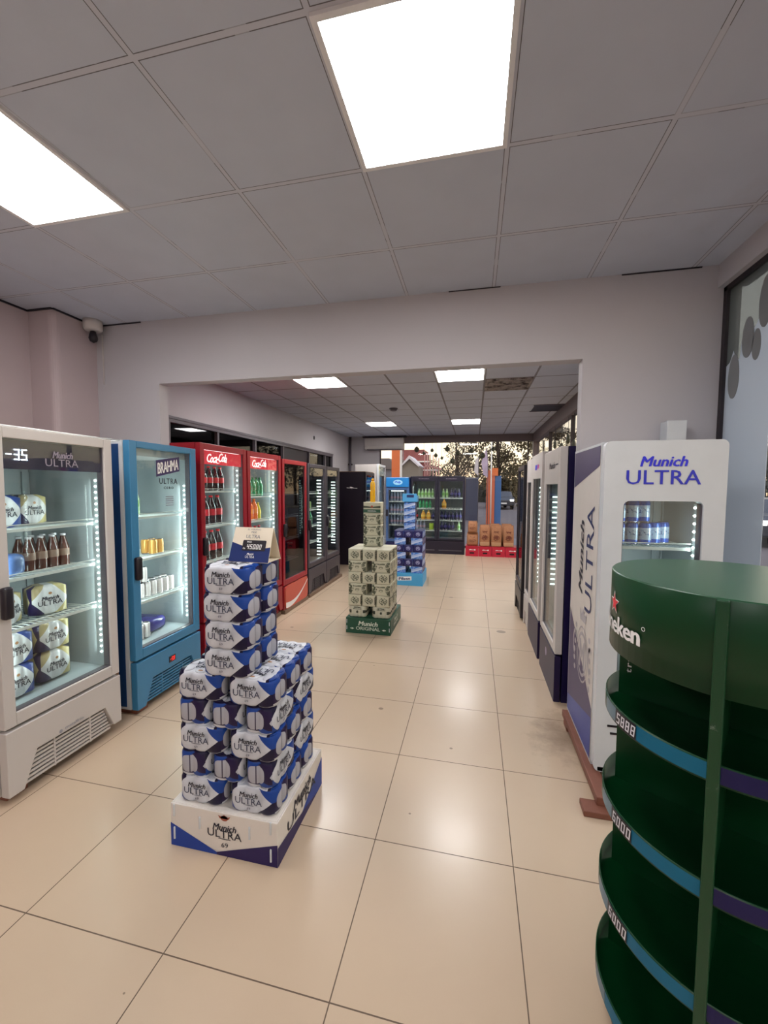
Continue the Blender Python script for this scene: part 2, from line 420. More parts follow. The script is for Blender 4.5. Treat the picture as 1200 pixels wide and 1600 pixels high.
# frosted film on the glass with drip shapes left clear
M_film = glass('frosted_film', (.8, .85, .9), .04, .3, .86, S(214, 222, 232))
M_film2 = glass('thin_frosted_film', (.8, .82, .82), .04, .3, .55, S(112, 120, 120))
fl = MB(); fy = lambda u, v: (1.492, u, v)
def outline(zf): return zf
low = [(2.935, 0.0), (2.525, 0.0), (2.525, 2.62), (2.56, 2.60), (2.585, 2.50), (2.60, 2.56), (2.625, 2.60), (2.65, 2.52), (2.70, 2.47), (2.76, 2.46), (2.78, 2.50), (2.80, 2.36), (2.83, 2.34), (2.86, 2.42), (2.89, 2.36), (2.935, 2.34)]
fl.prism(low, 'x', 1.492, 1.496)
film = obj('frosted_film', fl, M_film); tag(film, 'pale frosted film stuck on the window beside the white fridge', 'window film')
f2 = MB(); f2.prism([(2.935, 2.34)] + low[::-1][:0] + [(2.89, 2.36), (2.86, 2.42), (2.83, 2.34), (2.80, 2.36), (2.78, 2.50), (2.76, 2.46), (2.70, 2.47), (2.65, 2.52), (2.625, 2.60), (2.60, 2.56), (2.585, 2.50), (2.56, 2.60), (2.525, 2.62), (2.525, 2.80), (2.935, 2.80)], 'x', 1.493, 1.4955)
obj('clear_area', f2, M_film2, film)
for cy, cz, ry, rz in ((2.845, 2.25, .052, .115), (2.73, 2.44, .052, .10), (2.655, 2.38, .036, .075), (2.60, 2.58, .05, .12)):
    d = MB(); d.prism([(cy+ry*math.cos(2*PI*k/28), cz+rz*math.sin(2*PI*k/28)*(1.25 if math.sin(2*PI*k/28) > 0 else 1)) for k in range(28)], 'x', 1.4895, 1.4918)
    obj('drop', d, mat('grey_drop_print', S(128, 130, 132), .6), film)

# ------------------------------------------------------------------ ceiling fittings
def ceiling_light(x, y, label):
    t = thing('ceiling_light', label, 'light', (x, y, HC), 0, 'square ceiling light panels')
    f = MB(); a, b = .298, .279
    f.box(-a, a, -a, -b, -.012, .0); f.box(-a, a, b, a, -.012, 0); f.box(-a, -b, -b, b, -.012, 0); f.box(b, a, -b, b, -.012, 0)
    obj('frame', f, M_frame, t); obj('diffuser', MB().box(-b, b, -b, b, -.009, -.002), M_panel if y < 3 else M_panel2, t)
for cx, cy, lb in ((-.195, 1.48, 'big square light panel in the front room ceiling, above the aisle'), (-1.995, 1.48, 'square light panel in the front room ceiling, above the near white fridge'),
                   (-.195, 5.08, 'light panel of the back room beside the mouldy ceiling vent'), (-1.995, 5.08, 'light panel of the back room just behind the lintel, on the red fridges side'),
                   (-.195, 8.68, 'small distant light panel over the two-door fridge'), (-1.995, 8.68, 'small distant light panel in front of the air conditioner')):
    ceiling_light(cx, cy, lb)
ceiling_light(-.195, -1.52, 'light panel in the front room ceiling behind the viewpoint, over the aisle'); ceiling_light(-1.995, -1.52, 'light panel in the front room ceiling behind the viewpoint, by the left wall')

t = thing('ceiling_vent', 'square ceiling air vent covered with dark mould stains', 'vent', (.405, 5.68, HC))
f = MB(); f.box(-.29, .29, -.29, -.26, -.02, 0); f.box(-.29, .29, .26, .29, -.02, 0); f.box(-.29, -.26, -.26, .26, -.02, 0); f.box(.26, .29, -.26, .26, -.02, 0)
m, nt_, b_ = new_mat('mouldy_vent'); n_ = noise(nt_, 7, 6, 'Object', .7)
nt_.links.new(mix(nt_, ((n_ - .46)*6).clamp(), S(160, 148, 140), S(48, 38, 34)), b_.inputs['Base Color']); b_.inputs['Roughness'].default_value = .8
obj('frame', f, m, t); s_ = MB()
for k in range(9): s_.box(-.26, .26, -.25+k*.058, -.22+k*.058, -.014, -.002)
obj('slats', s_, m, t)
t = thing('open_ceiling_hatch', 'dark open hatch in the ceiling above the right-hand fridges', 'hatch', (1.2, 7.48, HC))
f = MB(); f.box(-.24, .24, -.26, .26, -.006, -.001); obj('opening', f, M_blackbody, t)
f = MB(); f.box(-.26, .26, -.29, -.26, -.012, 0); f.box(-.26, .26, .26, .29, -.012, 0); obj('frame', f, M_grey, t)
t = thing('smoke_detector', 'round grey smoke detector on the back room ceiling', 'smoke detector', (-1.40, 7.03, HC))
obj('base', MB().lathe([(.075, -.015), (.075, 0)], 24), M_grey, t); obj('cap', MB().lathe([(.03, -.05), (.055, -.04), (.06, -.015)], 24), M_grey, t)
t = thing('security_camera', 'small dark dome camera under a white junction box, ceiling corner', 'security camera', (-3.13, 2.86, HC))
jb = MB(); jb.lathe([(.055, -.085), (.068, -.07), (.07, -.03), (.07, 0)], 14); obj('junction_box', jb, M_white2, t)
obj('dome', MB().lathe([(.004, -.18), (.026, -.168), (.034, -.145), (.03, -.12), (.02, -.09)], 18), M_black, t)
cl = MB(); cl.tube([(0, .085, -.09), (.0, .088, -.5)], .005); obj('cable', cl, M_white2, t)
t = thing('pipe_hole_cap', 'small round black hole cap high on the back room side wall', 'wall cap', (-3.42, 8.35, 2.66))
obj('plug', MB().prism([(.03*math.cos(k*PI/8), .04*math.sin(k*PI/8)) for k in range(16)], 'x', 0, .01), M_black, t)
# air conditioner
t = thing('air_conditioner', 'long white split air conditioner above the far corner', 'air conditioner', (-2.39, 10.9, 2.60))
b = MB(); b.prism([(0, .0), (-.20, .02), (-.23, .09), (-.22, .30), (-.20, .32), (0, .32)], 'x', -.53, .53); obj('body', b, M_white2, t, bevel=.008)
obj('air_flap', MB().box(-.47, .47, -.215, -.06, -.006, .016), M_grey, t)
obj('drain_pipe', MB().tube([(.50, -.03, 0), (.5, -.03, -.3)], .01), M_white, t)
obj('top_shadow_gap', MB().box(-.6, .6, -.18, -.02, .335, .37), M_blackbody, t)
t = thing('drain_pipe', 'grey vertical pipe in the far left corner of the back room', 'pipe', (-3.36, 10.80, 0))
obj('tube', MB().tube([(0, 0, 0), (0, 0, HC)], .035, 10), M_grey, t); obj('bracket', MB().box(-.05, .05, -.02, .06, 2.2, 2.24), M_alu, t)
obj('wall_duct', MB().box(1.16, 1.268, YW-.10, YW, .3, 2.02), M_white, None, bevel=.004, label='white square duct on the wall behind the white fridge', category='duct')

# ------------------------------------------------------------------ fridges
def rrect(x0, x1, z0, z1, r, n=6):
    o = []
    for cx, cz, a in ((x1-r, z1-r, 0), (x0+r, z1-r, PI/2), (x0+r, z0+r, PI), (x1-r, z0+r, 1.5*PI)):
        for k in range(n+1): t = a + PI/2*k/n; o.append((cx+r*math.cos(t), cz+r*math.sin(t)))
    return o
def frame_with_hole(mb, outer, inner_, y0, y1, mi=0):
    """outer and inner_: same-length point loops in (x, z)"""
    n = len(outer)
    for k in range(n):
        j = (k+1) % n
        for (p, q, r, s) in ((( outer[k], y0), (outer[j], y0), (inner_[j], y0), (inner_[k], y0)), ((outer[k], y1), (outer[j], y1), (inner_[j], y1), (inner_[k], y1)),
                             ((outer[k], y0), (outer[j], y0), (outer[j], y1), (outer[k], y1)), ((inner_[k], y0), (inner_[j], y0), (inner_[j], y1), (inner_[k], y1))):
            mb.add([(a[0], yy, a[1]) for a, yy in (p, q, r, s)], [(0, 1, 2, 3)], mi)
STREAK_LED = [False]
def fridge(name, label, loc, rotz, w, d, z0, z1, base_h, body, frame, liner=None, fw=.055, top=.055, bot=.07, header=None, shelves=(), pane=None,
           led=None, dots=26, lamp=1.0, handle='L', base=None, grille=True, rounded=0.0, win=None, double=False, sides=None, group='glass-door fridges', ledside='R', base_slope=.0, dotmat=None, lz=None, led_in=0.0):
    """front faces local -Y; x 0..w, y 0..d. header = (height, material)"""
    liner = liner or M_liner; pane = pane or M_pane; base = base or frame
    t = thing(name, label, 'fridge', loc, rotz, group)
    dt = .05; c0 = dt+.004; wt = .035
    zb = z0+base_h
    cb = MB()
    cb.box(0, wt, c0, d, z0+.0, z1, 0); cb.box(w-wt, w, c0, d, z0+.0, z1, 0); cb.box(wt, w-wt, d-wt, d, z0, z1, 0); cb.box(wt, w-wt, c0, d-wt, z1-wt, z1, 0)
    cb.box(wt, w-wt, c0+.02, d-wt, z0+.02, zb+.05, 0)
    bd = obj('cabinet', cb, [body], t)
    li = MB()
    li.box(wt, wt+.008, c0, d-wt, zb+.05, z1-wt); li.box(w-wt-.008, w-wt, c0, d-wt, zb+.05, z1-wt); li.box(wt+.008, w-wt-.008, d-wt-.008, d-wt, zb+.05, z1-wt)
    li.box(wt+.008, w-wt-.008, c0, d-wt-.008, zb+.05, zb+.062); li.box(wt+.008, w-wt-.008, c0, d-wt-.008, z1-wt-.06, z1-wt)
    li.box(w-wt-.055, w-wt-.012, d-wt-.02, d-wt-.012, zb+.1, z1-.2) ; li.box(wt+.012, wt+.055, d-wt-.02, d-wt-.012, zb+.1, z1-.2)
    obj('liner', li, [liner], t)
    # doors
    spans = [(0, w)] if not double else [(0, w/2-.003), (w/2+.003, w)]
    for di, (a, b) in enumerate(spans):
        ix0, ix1, iz0, iz1 = a+fw, b-fw, zb+bot, z1-top
        if win: ix0, ix1, iz0, iz1 = win
        dr = MB()
        if rounded: frame_with_hole(dr, rrect(a, b, zb-.002 if not win else z0+.0, z1, .03), rrect(ix0, ix1, iz0, iz1, rounded), 0, dt)
        else:
            dr.box(a, ix0, 0, dt, zb+.004, z1); dr.box(ix1, b, 0, dt, zb+.004, z1); dr.box(ix0, ix1, 0, dt, iz1, z1); dr.box(ix0, ix1, 0, dt, zb+.004, iz0)
        door = obj('door', dr, [frame], t, bevel=0 if rounded else .004)
        gk = MB(); g_ = .006
        gk.box(ix0, ix0+g_, .012, dt+.002, iz0, iz1); gk.box(ix1-g_, ix1, .012, dt+.002, iz0, iz1); gk.box(ix0, ix1, .012, dt+.002, iz0, iz0+g_)
        obj('gasket', gk, [M_grey], door)
        obj('glass_pane', MB().box(ix0, ix1, .016, .020, iz0, iz1), [pane], door)
        if header:
            obj('header_panel', MB().box(ix0+.002, ix1-.002, .024 if header[2] else .08, .03 if header[2] else .10, iz1-header[0], iz1-.002), [header[1]], door if header[2] else t)
        if handle:
            hx = a+fw/2 if handle == 'L' else b-fw/2
            h = MB(); h.rbox(hx-.024, hx+.024, -.035, .002, (z0+z1)/2-.02, (z0+z1)/2+.14, .012); obj('handle', h, [M_black], door)
    # base panel
    bp = MB(); bh = base_h-.012
    if grille:
        gx0, gx1 = w*.14, w*.90; gt = z0+bh*.52
        bp.prism([(0, z0), (gx0-.02, z0), (gx0+.05, gt), (gx1-.05, gt+.0), (gx1+.01, z0+.03), (w, z0+.03), (w, z0+bh), (0, z0+bh)], 'y', -.005+base_slope, .045)
        bo = obj('base_panel', bp, [base], t, bevel=.004)
        gr = MB(); n = 7
        for k in range(n):
            zz = z0+.012+(gt-z0-.02)*k/n; f_ = (zz-z0)/(gt-z0)
            gr.box(gx0-.015+.065*f_, gx1-.055*f_, .012, .022, zz, zz+.012)
        for xx in (w*.36, w*.68): gr.box(xx, xx+.008, .010, .022, z0+.01, gt)
        obj('grille', gr, [base if base is not M_coral else M_black], bo)
        obj('grille_recess', MB().box(gx0-.01, gx1, .046, .05, z0+.005, gt+.005), [M_black], bo)
    elif grille is None: bo = None
    else:
        bp.box(0, w, 0, .045, z0, z0+bh); bo = obj('base_panel', bp, [base], t, bevel=.004)
    # shelves
    for zs in shelves:
        sh = MB(); y0, y1 = .11, d-wt-.03
        sh.box(wt+.012, w-wt-.012, y0, y0+.008, zs-.012, zs+.004); sh.box(wt+.012, w-wt-.012, y0-.002, y0+.004, zs+.022, zs+.027)
        sh.box(wt+.012, wt+.018, y0, y1, zs-.006, zs); sh.box(w-wt-.018, w-wt-.012, y0, y1, zs-.006, zs)
        sh.box(wt+.012, w-wt-.012, y1-.006, y1, zs-.006, zs)
        for k in range(1, 18): xx = wt+.012+(w-2*wt-.024)*k/18; sh.box(xx-.002, xx+.002, y0+.008, y1-.006, zs-.005, zs-.001)
        obj('shelf', sh, [M_wire], t)
    # LED strips
    if led is not None:
        for side in (('R', 'L') if led == 2 else (ledside,)):
            xi = w-wt-.012-led_in if side == 'R' else wt+.012+led_in; sgn = -1 if side == 'R' else 1
            za, zc = (zb+.13, z1-.24) if lz is None else lz
            st = MB(); st.box(min(xi, xi+sgn*-.004), max(xi, xi+sgn*-.004), .062, .10, za-.02, zc+.02); so = obj('led_strip', st, [M_liner if liner is M_liner else M_grey], t)
            dm = MB()
            for k in range(dots):
                zz = za+(zc-za)*k/(dots-1)
                if STREAK_LED[0]: dm.box(min(xi, xi+sgn*.006), max(xi, xi+sgn*.006), .066, .135, zz-.0055, zz+.0055)  # glowing bar imitates the LED's reflection streak along the side wall
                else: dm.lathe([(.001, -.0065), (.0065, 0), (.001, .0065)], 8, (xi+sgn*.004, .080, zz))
            obj('led_dots_or_streaks', dm, [dotmat or (M_ledstreak if STREAK_LED[0] else M_led)], so)
            if lamp:
                ld = bpy.data.lights.new('fridge_led', 'AREA'); ld.shape = 'RECTANGLE'; ld.size = .012; ld.size_y = zc-za; ld.energy = 3.2*lamp*LEDW; ld.color = (.86, 1.0, .97)
                lo = bpy.data.objects.new('led_light', ld); COL.objects.link(lo); lo.parent = t
                lo.location = (xi+sgn*.002, .11, (za+zc)/2)
                zax = Vector((-sgn*1.0, -.55, 0)).normalized()       # lamp shines along -Z
                yax = Vector((0, 0, 1)); xax = yax.cross(zax)
                lo.rotation_euler = Matrix((xax, yax, zax)).transposed().to_euler()
    ft = MB()
    if z0 > .03:
        for fx in (.04, w-.09):
            for fy_ in (.07, d-.12): ft.box(fx, fx+.05, fy_, fy_+.05, z0-.001, z0+.02)
        obj('foot', ft, [M_black], t)
    return t, bd, bo

L90, R90 = PI/2, -PI/2
def ultra_logo(mb, cx, cz, s, mapf, mi=0, mi2=None, skew=0.0, rot=0.0, u_off=0):
    """two-line word mark; s = width of the lower word"""
    c, sn = math.cos(rot), math.sin(rot)
    P = lambda dx, dz: (cx+dx*c-dz*sn, cz+dx*sn+dz*c)
    a = P(.02*s, .235*s); b = P(0, 0)
    put_text(mb, 'Munich', *a, .62*s, .20*s, mapf, mi, shear=.28, bold=.035, rot=rot)
    put_text(mb, 'ULTRA', *b, s, .22*s, mapf, mi if mi2 is None else mi2, spacing=1.02, rot=rot)

# F1: near white fridge on the left
F1X = -2.23
t1, bd, bo = fridge('glass_door_fridge', 'white fridge with dark header showing a minus temperature, nearest on the left', (F1X, 1.475, 0), L90, .66, .66, .04, 1.885, .345, M_white2, M_white2,
                    header=(.15, mat('dark_header_glass', S(34, 28, 62), .2), True), shelves=(1.365, 1.107, .836), led=2, dots=31, lamp=1.0, lz=(.54, 1.63))
mb = MB(); seven(mb, '-3.5', .075, 1.725, .036, .055, front(.0135), 0, slant=0.0)
obj('temperature_display', mb, [emit('display_white', (.85, .95, 1.0), 3.0, False)], t1)
mb = MB(); ultra_logo(mb, .355, 1.722, .185, front(.0135)); obj('lettering', mb, [mat('dim_lettering', S(150, 140, 158), .5)], t1)
mb = MB(); disc(mb, .265, .232, .010, .010, front(-.0065)); put_text(mb, 'metalfrio', .345, .238, .11, .017, front(-.0065), bold=.02); obj('maker_mark', mb, [M_inkg], t1)

# F2: blue fridge
t2, bd, bo = fridge('glass_door_fridge', 'light blue fridge with a red temperature display on its base', (-2.25, 2.288, 0), L90, .665, .68, .04, 1.905, .345, M_white, M_blue,
                    fw=.062, top=.045, shelves=(1.37, 1.06, .745), led=2, dots=30, lamp=2.1, lz=(.52, 1.60), base=M_blue)
obj('side_panel', MB().box(-.003, .0, .085, .66, .06, 1.88), [M_bluepanel], t2)
mb = MB(); mb.add([(x, .012, z) for x, z in ((.245, 1.665), (.485, 1.715), (.485, 1.825), (.245, 1.785))], [(0, 1, 2, 3)], 0)
sk = .16
mb2 = MB(); vs, fs = text_tris('BRAHMA', 0, .03, .95)
mb2.add([(.365+u*.215, .0105-k, 1.747+v*(.082)+(.19*u*.215)) for u, v, k in vs], fs, 0)
o = obj('name_plate', mb, [M_purple], t2); obj('lettering', mb2, [M_inkw], o)
mb = MB(); put_text(mb, 'ULTRA', .365, 1.635, .185, .042, front(.012), bold=.012, spacing=1.15); put_text(mb, 'CERO', .365, 1.585, .10, .018, front(.012), bold=.015, spacing=1.4); obj('door_lettering', mb, [M_inkd], t2)
mb = MB()
for k in range(5): mb.box(.33, .41, .0115, .012, 1.515-k*.016, 1.521-k*.016)
obj('door_sticker', mb, [M_inkg], t2)
obj('display_window', MB().box(.300, .366, -.009, -.005, .255, .300), [M_black], t2)
mb = MB(); seven(mb, '-5.9', .306, .263, .0175, .028, front(-.0095), 0); obj('temperature_display', mb, [emit('display_red', (1.0, .05, .04), 1.3, False)], t2)

# F3, F4 lit red fridges; F5 unlit red fridge
M_redhead = emit('backlit_red_header', S(214, 44, 62), .55, False)
def cola_text(t, cx, cz, wd, ht, y):
    mb = MB(); vs, fs = text_tris('Coca-Cola', .45, .02, .86)
    mb.add([(cx+u*wd, y-k, cz+v*ht+.03*wd*math.sin(u*6)) for u, v, k in vs], fs, 0)
    # flourish under the words
    n = 10
    for k in range(n):
        a, b = k/n, (k+1)/n
        f = lambda q: (cx-.30*wd+q*.42*wd, cz-.52*ht+.10*ht*math.sin(q*PI*2))
        p, q = f(a), f(b); h0, h1 = .06*ht*math.sin(a*PI)+.002, .06*ht*math.sin(b*PI)+.002
        mb.add([(p[0], y, p[1]), (q[0], y, q[1]), (q[0], y, q[1]+h1), (p[0], y, p[1]+h0)], [(0, 1, 2, 3)], 0)
    return obj('lettering', mb, [emit('backlit_white', (1, .95, .95), .9, False)], t)
t3, _, _ = fridge('glass_door_fridge', 'red fridge full of dark cola bottles beside the blue fridge', (-2.30, 3.075, 0), L90, .725, .70, .05, 1.975, .34, M_red, M_red,
                  header=(.125, M_redhead, True), shelves=(1.55, 1.22, .88, .58), led=2, dots=28, lamp=1.4, lz=(.5, 1.86))
cola_text(t3, .27, 1.858, .30, .080, .0225)
t4, _, _ = fridge('glass_door_fridge', 'red fridge with green and orange drinks behind the price tent', (-2.30, 3.82, 0), L90, .745, .70, .05, 1.97, .34, M_red, M_red,
                  header=(.125, M_redhead, True), shelves=(1.485, 1.205, .90, .60), led=2, dots=28, lamp=1.3, lz=(.5, 1.86))
cola_text(t4, .28, 1.853, .30, .080, .0225)
for t, cx, zz in ((t3, .36, 1.925), (t4, .37, 1.92)):
    obj('header_lamp', MB().box(.08, .64, .033, .045, zz-.010, zz-.004), [emit('header_lamp', (1, .93, .93), 5.0)], t)
t5, _, bo = fridge('glass_door_fridge', 'unlit red fridge with a white wave on its orange base', (-2.30, 4.605, 0), L90, .735, .70, .05, 1.94, .30, M_red, M_red, liner=M_linerd, pane=M_panedark,
                   shelves=(1.50, 1.20, .90, .62), led=1, dots=22, lamp=.05, lz=(.95, 1.68), base=M_red, grille=False, dotmat=M_ledoff)
mb = MB(); mb.prism(rrect(.02, .715, .052, .345, .07), 'y', -.016, 0); panel = obj('front_panel', mb, [M_coral], t5)
mb = MB(); n = 16
for k in range(n):
    a, b = k/n, (k+1)/n
    up = lambda q: .135+.17*(q**1.7) - .045*math.sin(q*PI); wd_ = lambda q: .012+.055*(1-q)**.8*(.5+.5*math.cos((q-.15)*3))
    x = lambda q: .03+q*.675
    mb.add([(x(a), -.0175, up(a)-wd_(a)), (x(b), -.0175, up(b)-wd_(b)), (x(b), -.0175, up(b)+.006), (x(a), -.0175, up(a)+.006)], [(0, 1, 2, 3)], 0)
obj('white_wave', mb, [M_inkw], panel)
STREAK_LED[0] = True
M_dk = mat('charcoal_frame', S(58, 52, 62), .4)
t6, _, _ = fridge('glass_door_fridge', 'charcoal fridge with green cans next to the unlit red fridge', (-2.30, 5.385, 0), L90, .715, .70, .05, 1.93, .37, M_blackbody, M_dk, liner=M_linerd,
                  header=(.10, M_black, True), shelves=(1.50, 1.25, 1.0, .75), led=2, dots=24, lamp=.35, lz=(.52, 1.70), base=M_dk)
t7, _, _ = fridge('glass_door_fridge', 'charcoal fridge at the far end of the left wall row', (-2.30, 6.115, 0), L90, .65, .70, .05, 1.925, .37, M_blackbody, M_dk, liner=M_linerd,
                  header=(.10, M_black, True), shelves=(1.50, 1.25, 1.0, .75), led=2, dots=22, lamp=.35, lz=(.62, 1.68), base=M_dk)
STREAK_LED[0] = False
# F8, F9
t8, _, _ = fridge('glass_door_fridge', 'black fridge with a small white wing mark on its side', (-2.13, 7.9, 0), L90, .72, .58, .0, 1.9, .35, M_blackbody, M_black, liner=M_linerd, pane=M_panedark, shelves=(1.4, 1.0, .7), led=None)
mb = MB(); my = lambda u, v: (-.003, u, v)
poly(mb, [(.18, 1.575), (.40, 1.585), (.40, 1.578), (.18, 1.567)], my); poly(mb, [(.22, 1.57), (.30, 1.60), (.34, 1.60), (.28, 1.54), (.31, 1.575)], my)
obj('wing_mark', mb, [M_inkw], t8)
obj('top_tray', MB().box(.0, .72, .02, .56, 1.9, 1.915), [M_wood2], t8)
t9, _, _ = fridge('glass_door_fridge', 'tall white fridge behind the black fridge in the far corner', (-2.12, 9.0, 0), L90, .70, .56, .0, 2.12, .35, M_white2, M_white, shelves=(1.5, 1.1, .8), led=None, header=(.2, M_white, True))
obj('yellow_strip', MB().box(.0, .012, -.004, .0, 1.86, 2.10), [mat('yellow_strip', S(226, 214, 60), .5)], t9)
# far row
M_skyblue = mat('sky_blue_header', S(28, 120, 190), .35)
t10, _, _ = fridge('glass_door_fridge', 'blue fridge with a lit blue header, far wall beside the two-door fridge', (-2.08, 9.6, 0), 0, .555, .66, .0, 1.835, .28, mat('blue_side', S(30, 60, 130), .4), mat('steel_blue_frame', S(70, 100, 150), .4), liner=mat('blue_liner', S(110, 120, 140), .5),
                   shelves=(1.25, .95, .68), led=1, dots=2, lamp=.25, top=.30, lz=(.8, 1.4), handle='L', grille=False, base=mat('dark_blue_base', S(30, 34, 84), .4))
hd = obj('header_sign', MB().box(.0, .555, -.02, .0, 1.60, 1.83), [M_skyblue], t10, bevel=.01)
mb = MB(); disc(mb, .29, 1.715, .115, .062, front(-.0215)); ov = obj('oval_badge', mb, [mat('pale_badge', S(160, 214, 236), .5)], hd)
mb = MB(); put_text(mb, 'Pulp', .29, 1.715, .15, .065, front(-.023), shear=.3, bold=.028); obj('lettering', mb, [M_inkblue], hd)
obj('lamp_bar', MB().box(.12, .42, .06, .08, 1.50, 1.52), [emit('cool_tube', (.9, 1, .95), 6.0)], t10)
t11, _, _ = fridge('double_door_fridge', 'wide dark two-door fridge in front of the far window', (-1.51, 9.75, 0), 0, 1.30, .70, .0, 1.865, .33, M_black, mat('blackish_blue_frame', S(26, 22, 40), .35), liner=mat('grey_liner', S(92, 98, 98), .5),
                   fw=.05, top=.12, bot=.04, shelves=(1.34, 1.08, .80, .55), led=2, dots=34, lamp=.35, lz=(.5, 1.62), double=True, handle=None, grille=False, base=mat('purple_black', S(28, 18, 38), .4))
mb = MB()
for a in (.05, .70): mb.box(a+.06, a+.50, -.003, -.001, .395, .402)
for a in (.0, .65):
    for k in range(9): mb.box(a+.20+k*.028, a+.222+k*.028, -.003, -.001, 1.795, 1.812+.006*(k%3 == 0))
obj('door_lettering', mb, [mat('dim_white', S(110, 100, 112), .5)], t11)
mb = MB(); mb.box(.06, .60, -.006, 0, .08, .10); mb.box(.70, 1.24, -.006, 0, .08, .10); obj('base_trim', mb, [M_grey], t11)
mb = MB()
for k in range(14): mb.lathe([(.001, -.006), (.006, 0), (.001, .006)], 8, (.652, .09, .6+k*.07))
obj('middle_led_dots', mb, [M_led], t11)

# right row, doors facing the aisle (-X): local x runs towards -Y
def rfridge(label, xf, ya, yb, z0, z1, base_h, body, frame, **k):
    return fridge('glass_door_fridge', label, (xf, yb, 0), R90, yb-ya, .72, z0, z1, base_h, body, frame, **k)
STREAK_LED[0] = True
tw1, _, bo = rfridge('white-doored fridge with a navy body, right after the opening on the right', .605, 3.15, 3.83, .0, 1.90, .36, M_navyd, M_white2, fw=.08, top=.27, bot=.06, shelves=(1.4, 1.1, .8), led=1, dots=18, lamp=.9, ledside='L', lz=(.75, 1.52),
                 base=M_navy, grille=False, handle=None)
mb = MB(); put_text(mb, 'Munich', .36, 1.775, .24, .05, front(-.002), shear=.3, bold=.028); mb.box(.50, .60, -.002, -.001, 1.772, 1.782); obj('lettering', mb, [M_inkd], tw1)
mb = MB(); disc(mb, .33, .25, .03, .035, front(-.002)); obj('round_badge', mb, [mat('pale_badge_print', S(170, 160, 190), .5)], tw1)
STREAK_LED[0] = False
tw2, _, bo = rfridge('second white-doored fridge on the right, purple mark on its header', .60, 3.93, 4.60, .0, 1.93, .36, M_white2, M_white2, fw=.08, top=.24, bot=.06, shelves=(1.4, 1.1, .8), led=1, dots=22, lamp=.9, ledside='L', lz=(.6, 1.6), base=M_navy, grille=False, handle=None)
mb = MB(); poly(mb, [(.24, 1.775), (.36, 1.775), (.38, 1.83), (.30, 1.82), (.25, 1.83)], front(-.002)); obj('blue_mark', mb, [M_inkblue], tw2)
mb = MB(); poly(mb, [(.39, 1.78), (.47, 1.785), (.50, 1.82), (.41, 1.825)], front(-.002)); obj('pink_mark', mb, [mat('pink_ink', S(190, 40, 150), .5)], tw2)
mb = MB(); mb.tube([(.60, -.03, 1.02), (.60, -.035, 1.3)], .006); obj('door_bar', mb, [M_grey], tw2)
tw3, _, bo = rfridge('narrow white fridge with dark glass and a slatted white base', .60, 4.61, 5.0, .0, 1.91, .36, M_white2, M_white2, fw=.04, top=.25, bot=.05, liner=M_linerd, pane=M_panedark, shelves=(1.4, 1.1), led=None, base=M_white2, handle=None)
tw4, _, bo = rfridge('black fridge at the far end of the right-hand row', .57, 5.04, 5.72, .0, 1.87, .36, M_blackbody, M_black, liner=M_linerd, pane=M_panedark, shelves=(1.4, 1.1), led=None, base=M_black, handle=None)

# F0: white fridge facing the viewer, on a wooden pallet
t0, bd, _ = fridge('glass_door_fridge', 'white fridge with bright blue wordmark, standing on a wooden pallet', (.655, 2.30, 0), 0, .55, .64, .075, 1.84, .0, M_white, M_white, win=(.095, .455, .52, 1.535), rounded=.03, shelves=(1.283, 1.0, .75), led=1, dots=24, lamp=.9, led_in=.045,
                   lz=(.55, 1.50), handle=None, grille=None)
mb = MB(); put_text(mb, 'Munich', .27, 1.735, .215, .052, front(-.002), shear=.25, bold=.028); obj('upper_lettering', mb, [M_inkblue], t0)
mb = MB(); put_text(mb, 'ULTRA', .27, 1.655, .335, .072, front(-.002), bold=.008, spacing=1.02); obj('lower_lettering', mb, [mat('blue_lettering', S(30, 40, 190), .4)], t0)
mb = MB()
for zz in (.335, .295): mb.rbox(.06 if zz > .3 else .075, .44, -.003, .0, zz-.006, zz+.006, .002)
obj('vent_slots', mb, [M_black], t0)
obj('base_rail', MB().box(.02, .53, .0, .02, .078, .10), [M_chrome], t0)
# printed side panel, on the fridge's left flank (faces -X)
side = MB(); sf = lambda u, v: (-.004, u, v)
side.box(-.003, -.0005, .065, .615, .10, 1.825); so = obj('side_print', side, [mat('side_white', S(212, 206, 200), .45)], t0)
mb = MB(); poly(mb, [(.065, 1.825), (.615, 1.825), (.615, 1.60), (.065, 1.72)], sf); obj('upper_corner', mb, [mat('violet_navy_print', S(62, 50, 96), .4)], so)
mb = MB(); poly(mb, [(.615, .10), (.065, .10), (.065, .12), (.065, .38), (.615, .80)], sf); obj('lower_corner', mb, [MC['violet_navy_print']], so)
mb = MB(); sf2 = lambda u, v: (-.005, u, v); poly(mb, [(.065, .10), (.615, .10), (.615, .20), (.065, .33)], sf2); obj('blue_corner', mb, [mat('blue_print', S(52, 70, 150), .4)], so)
mb = MB()
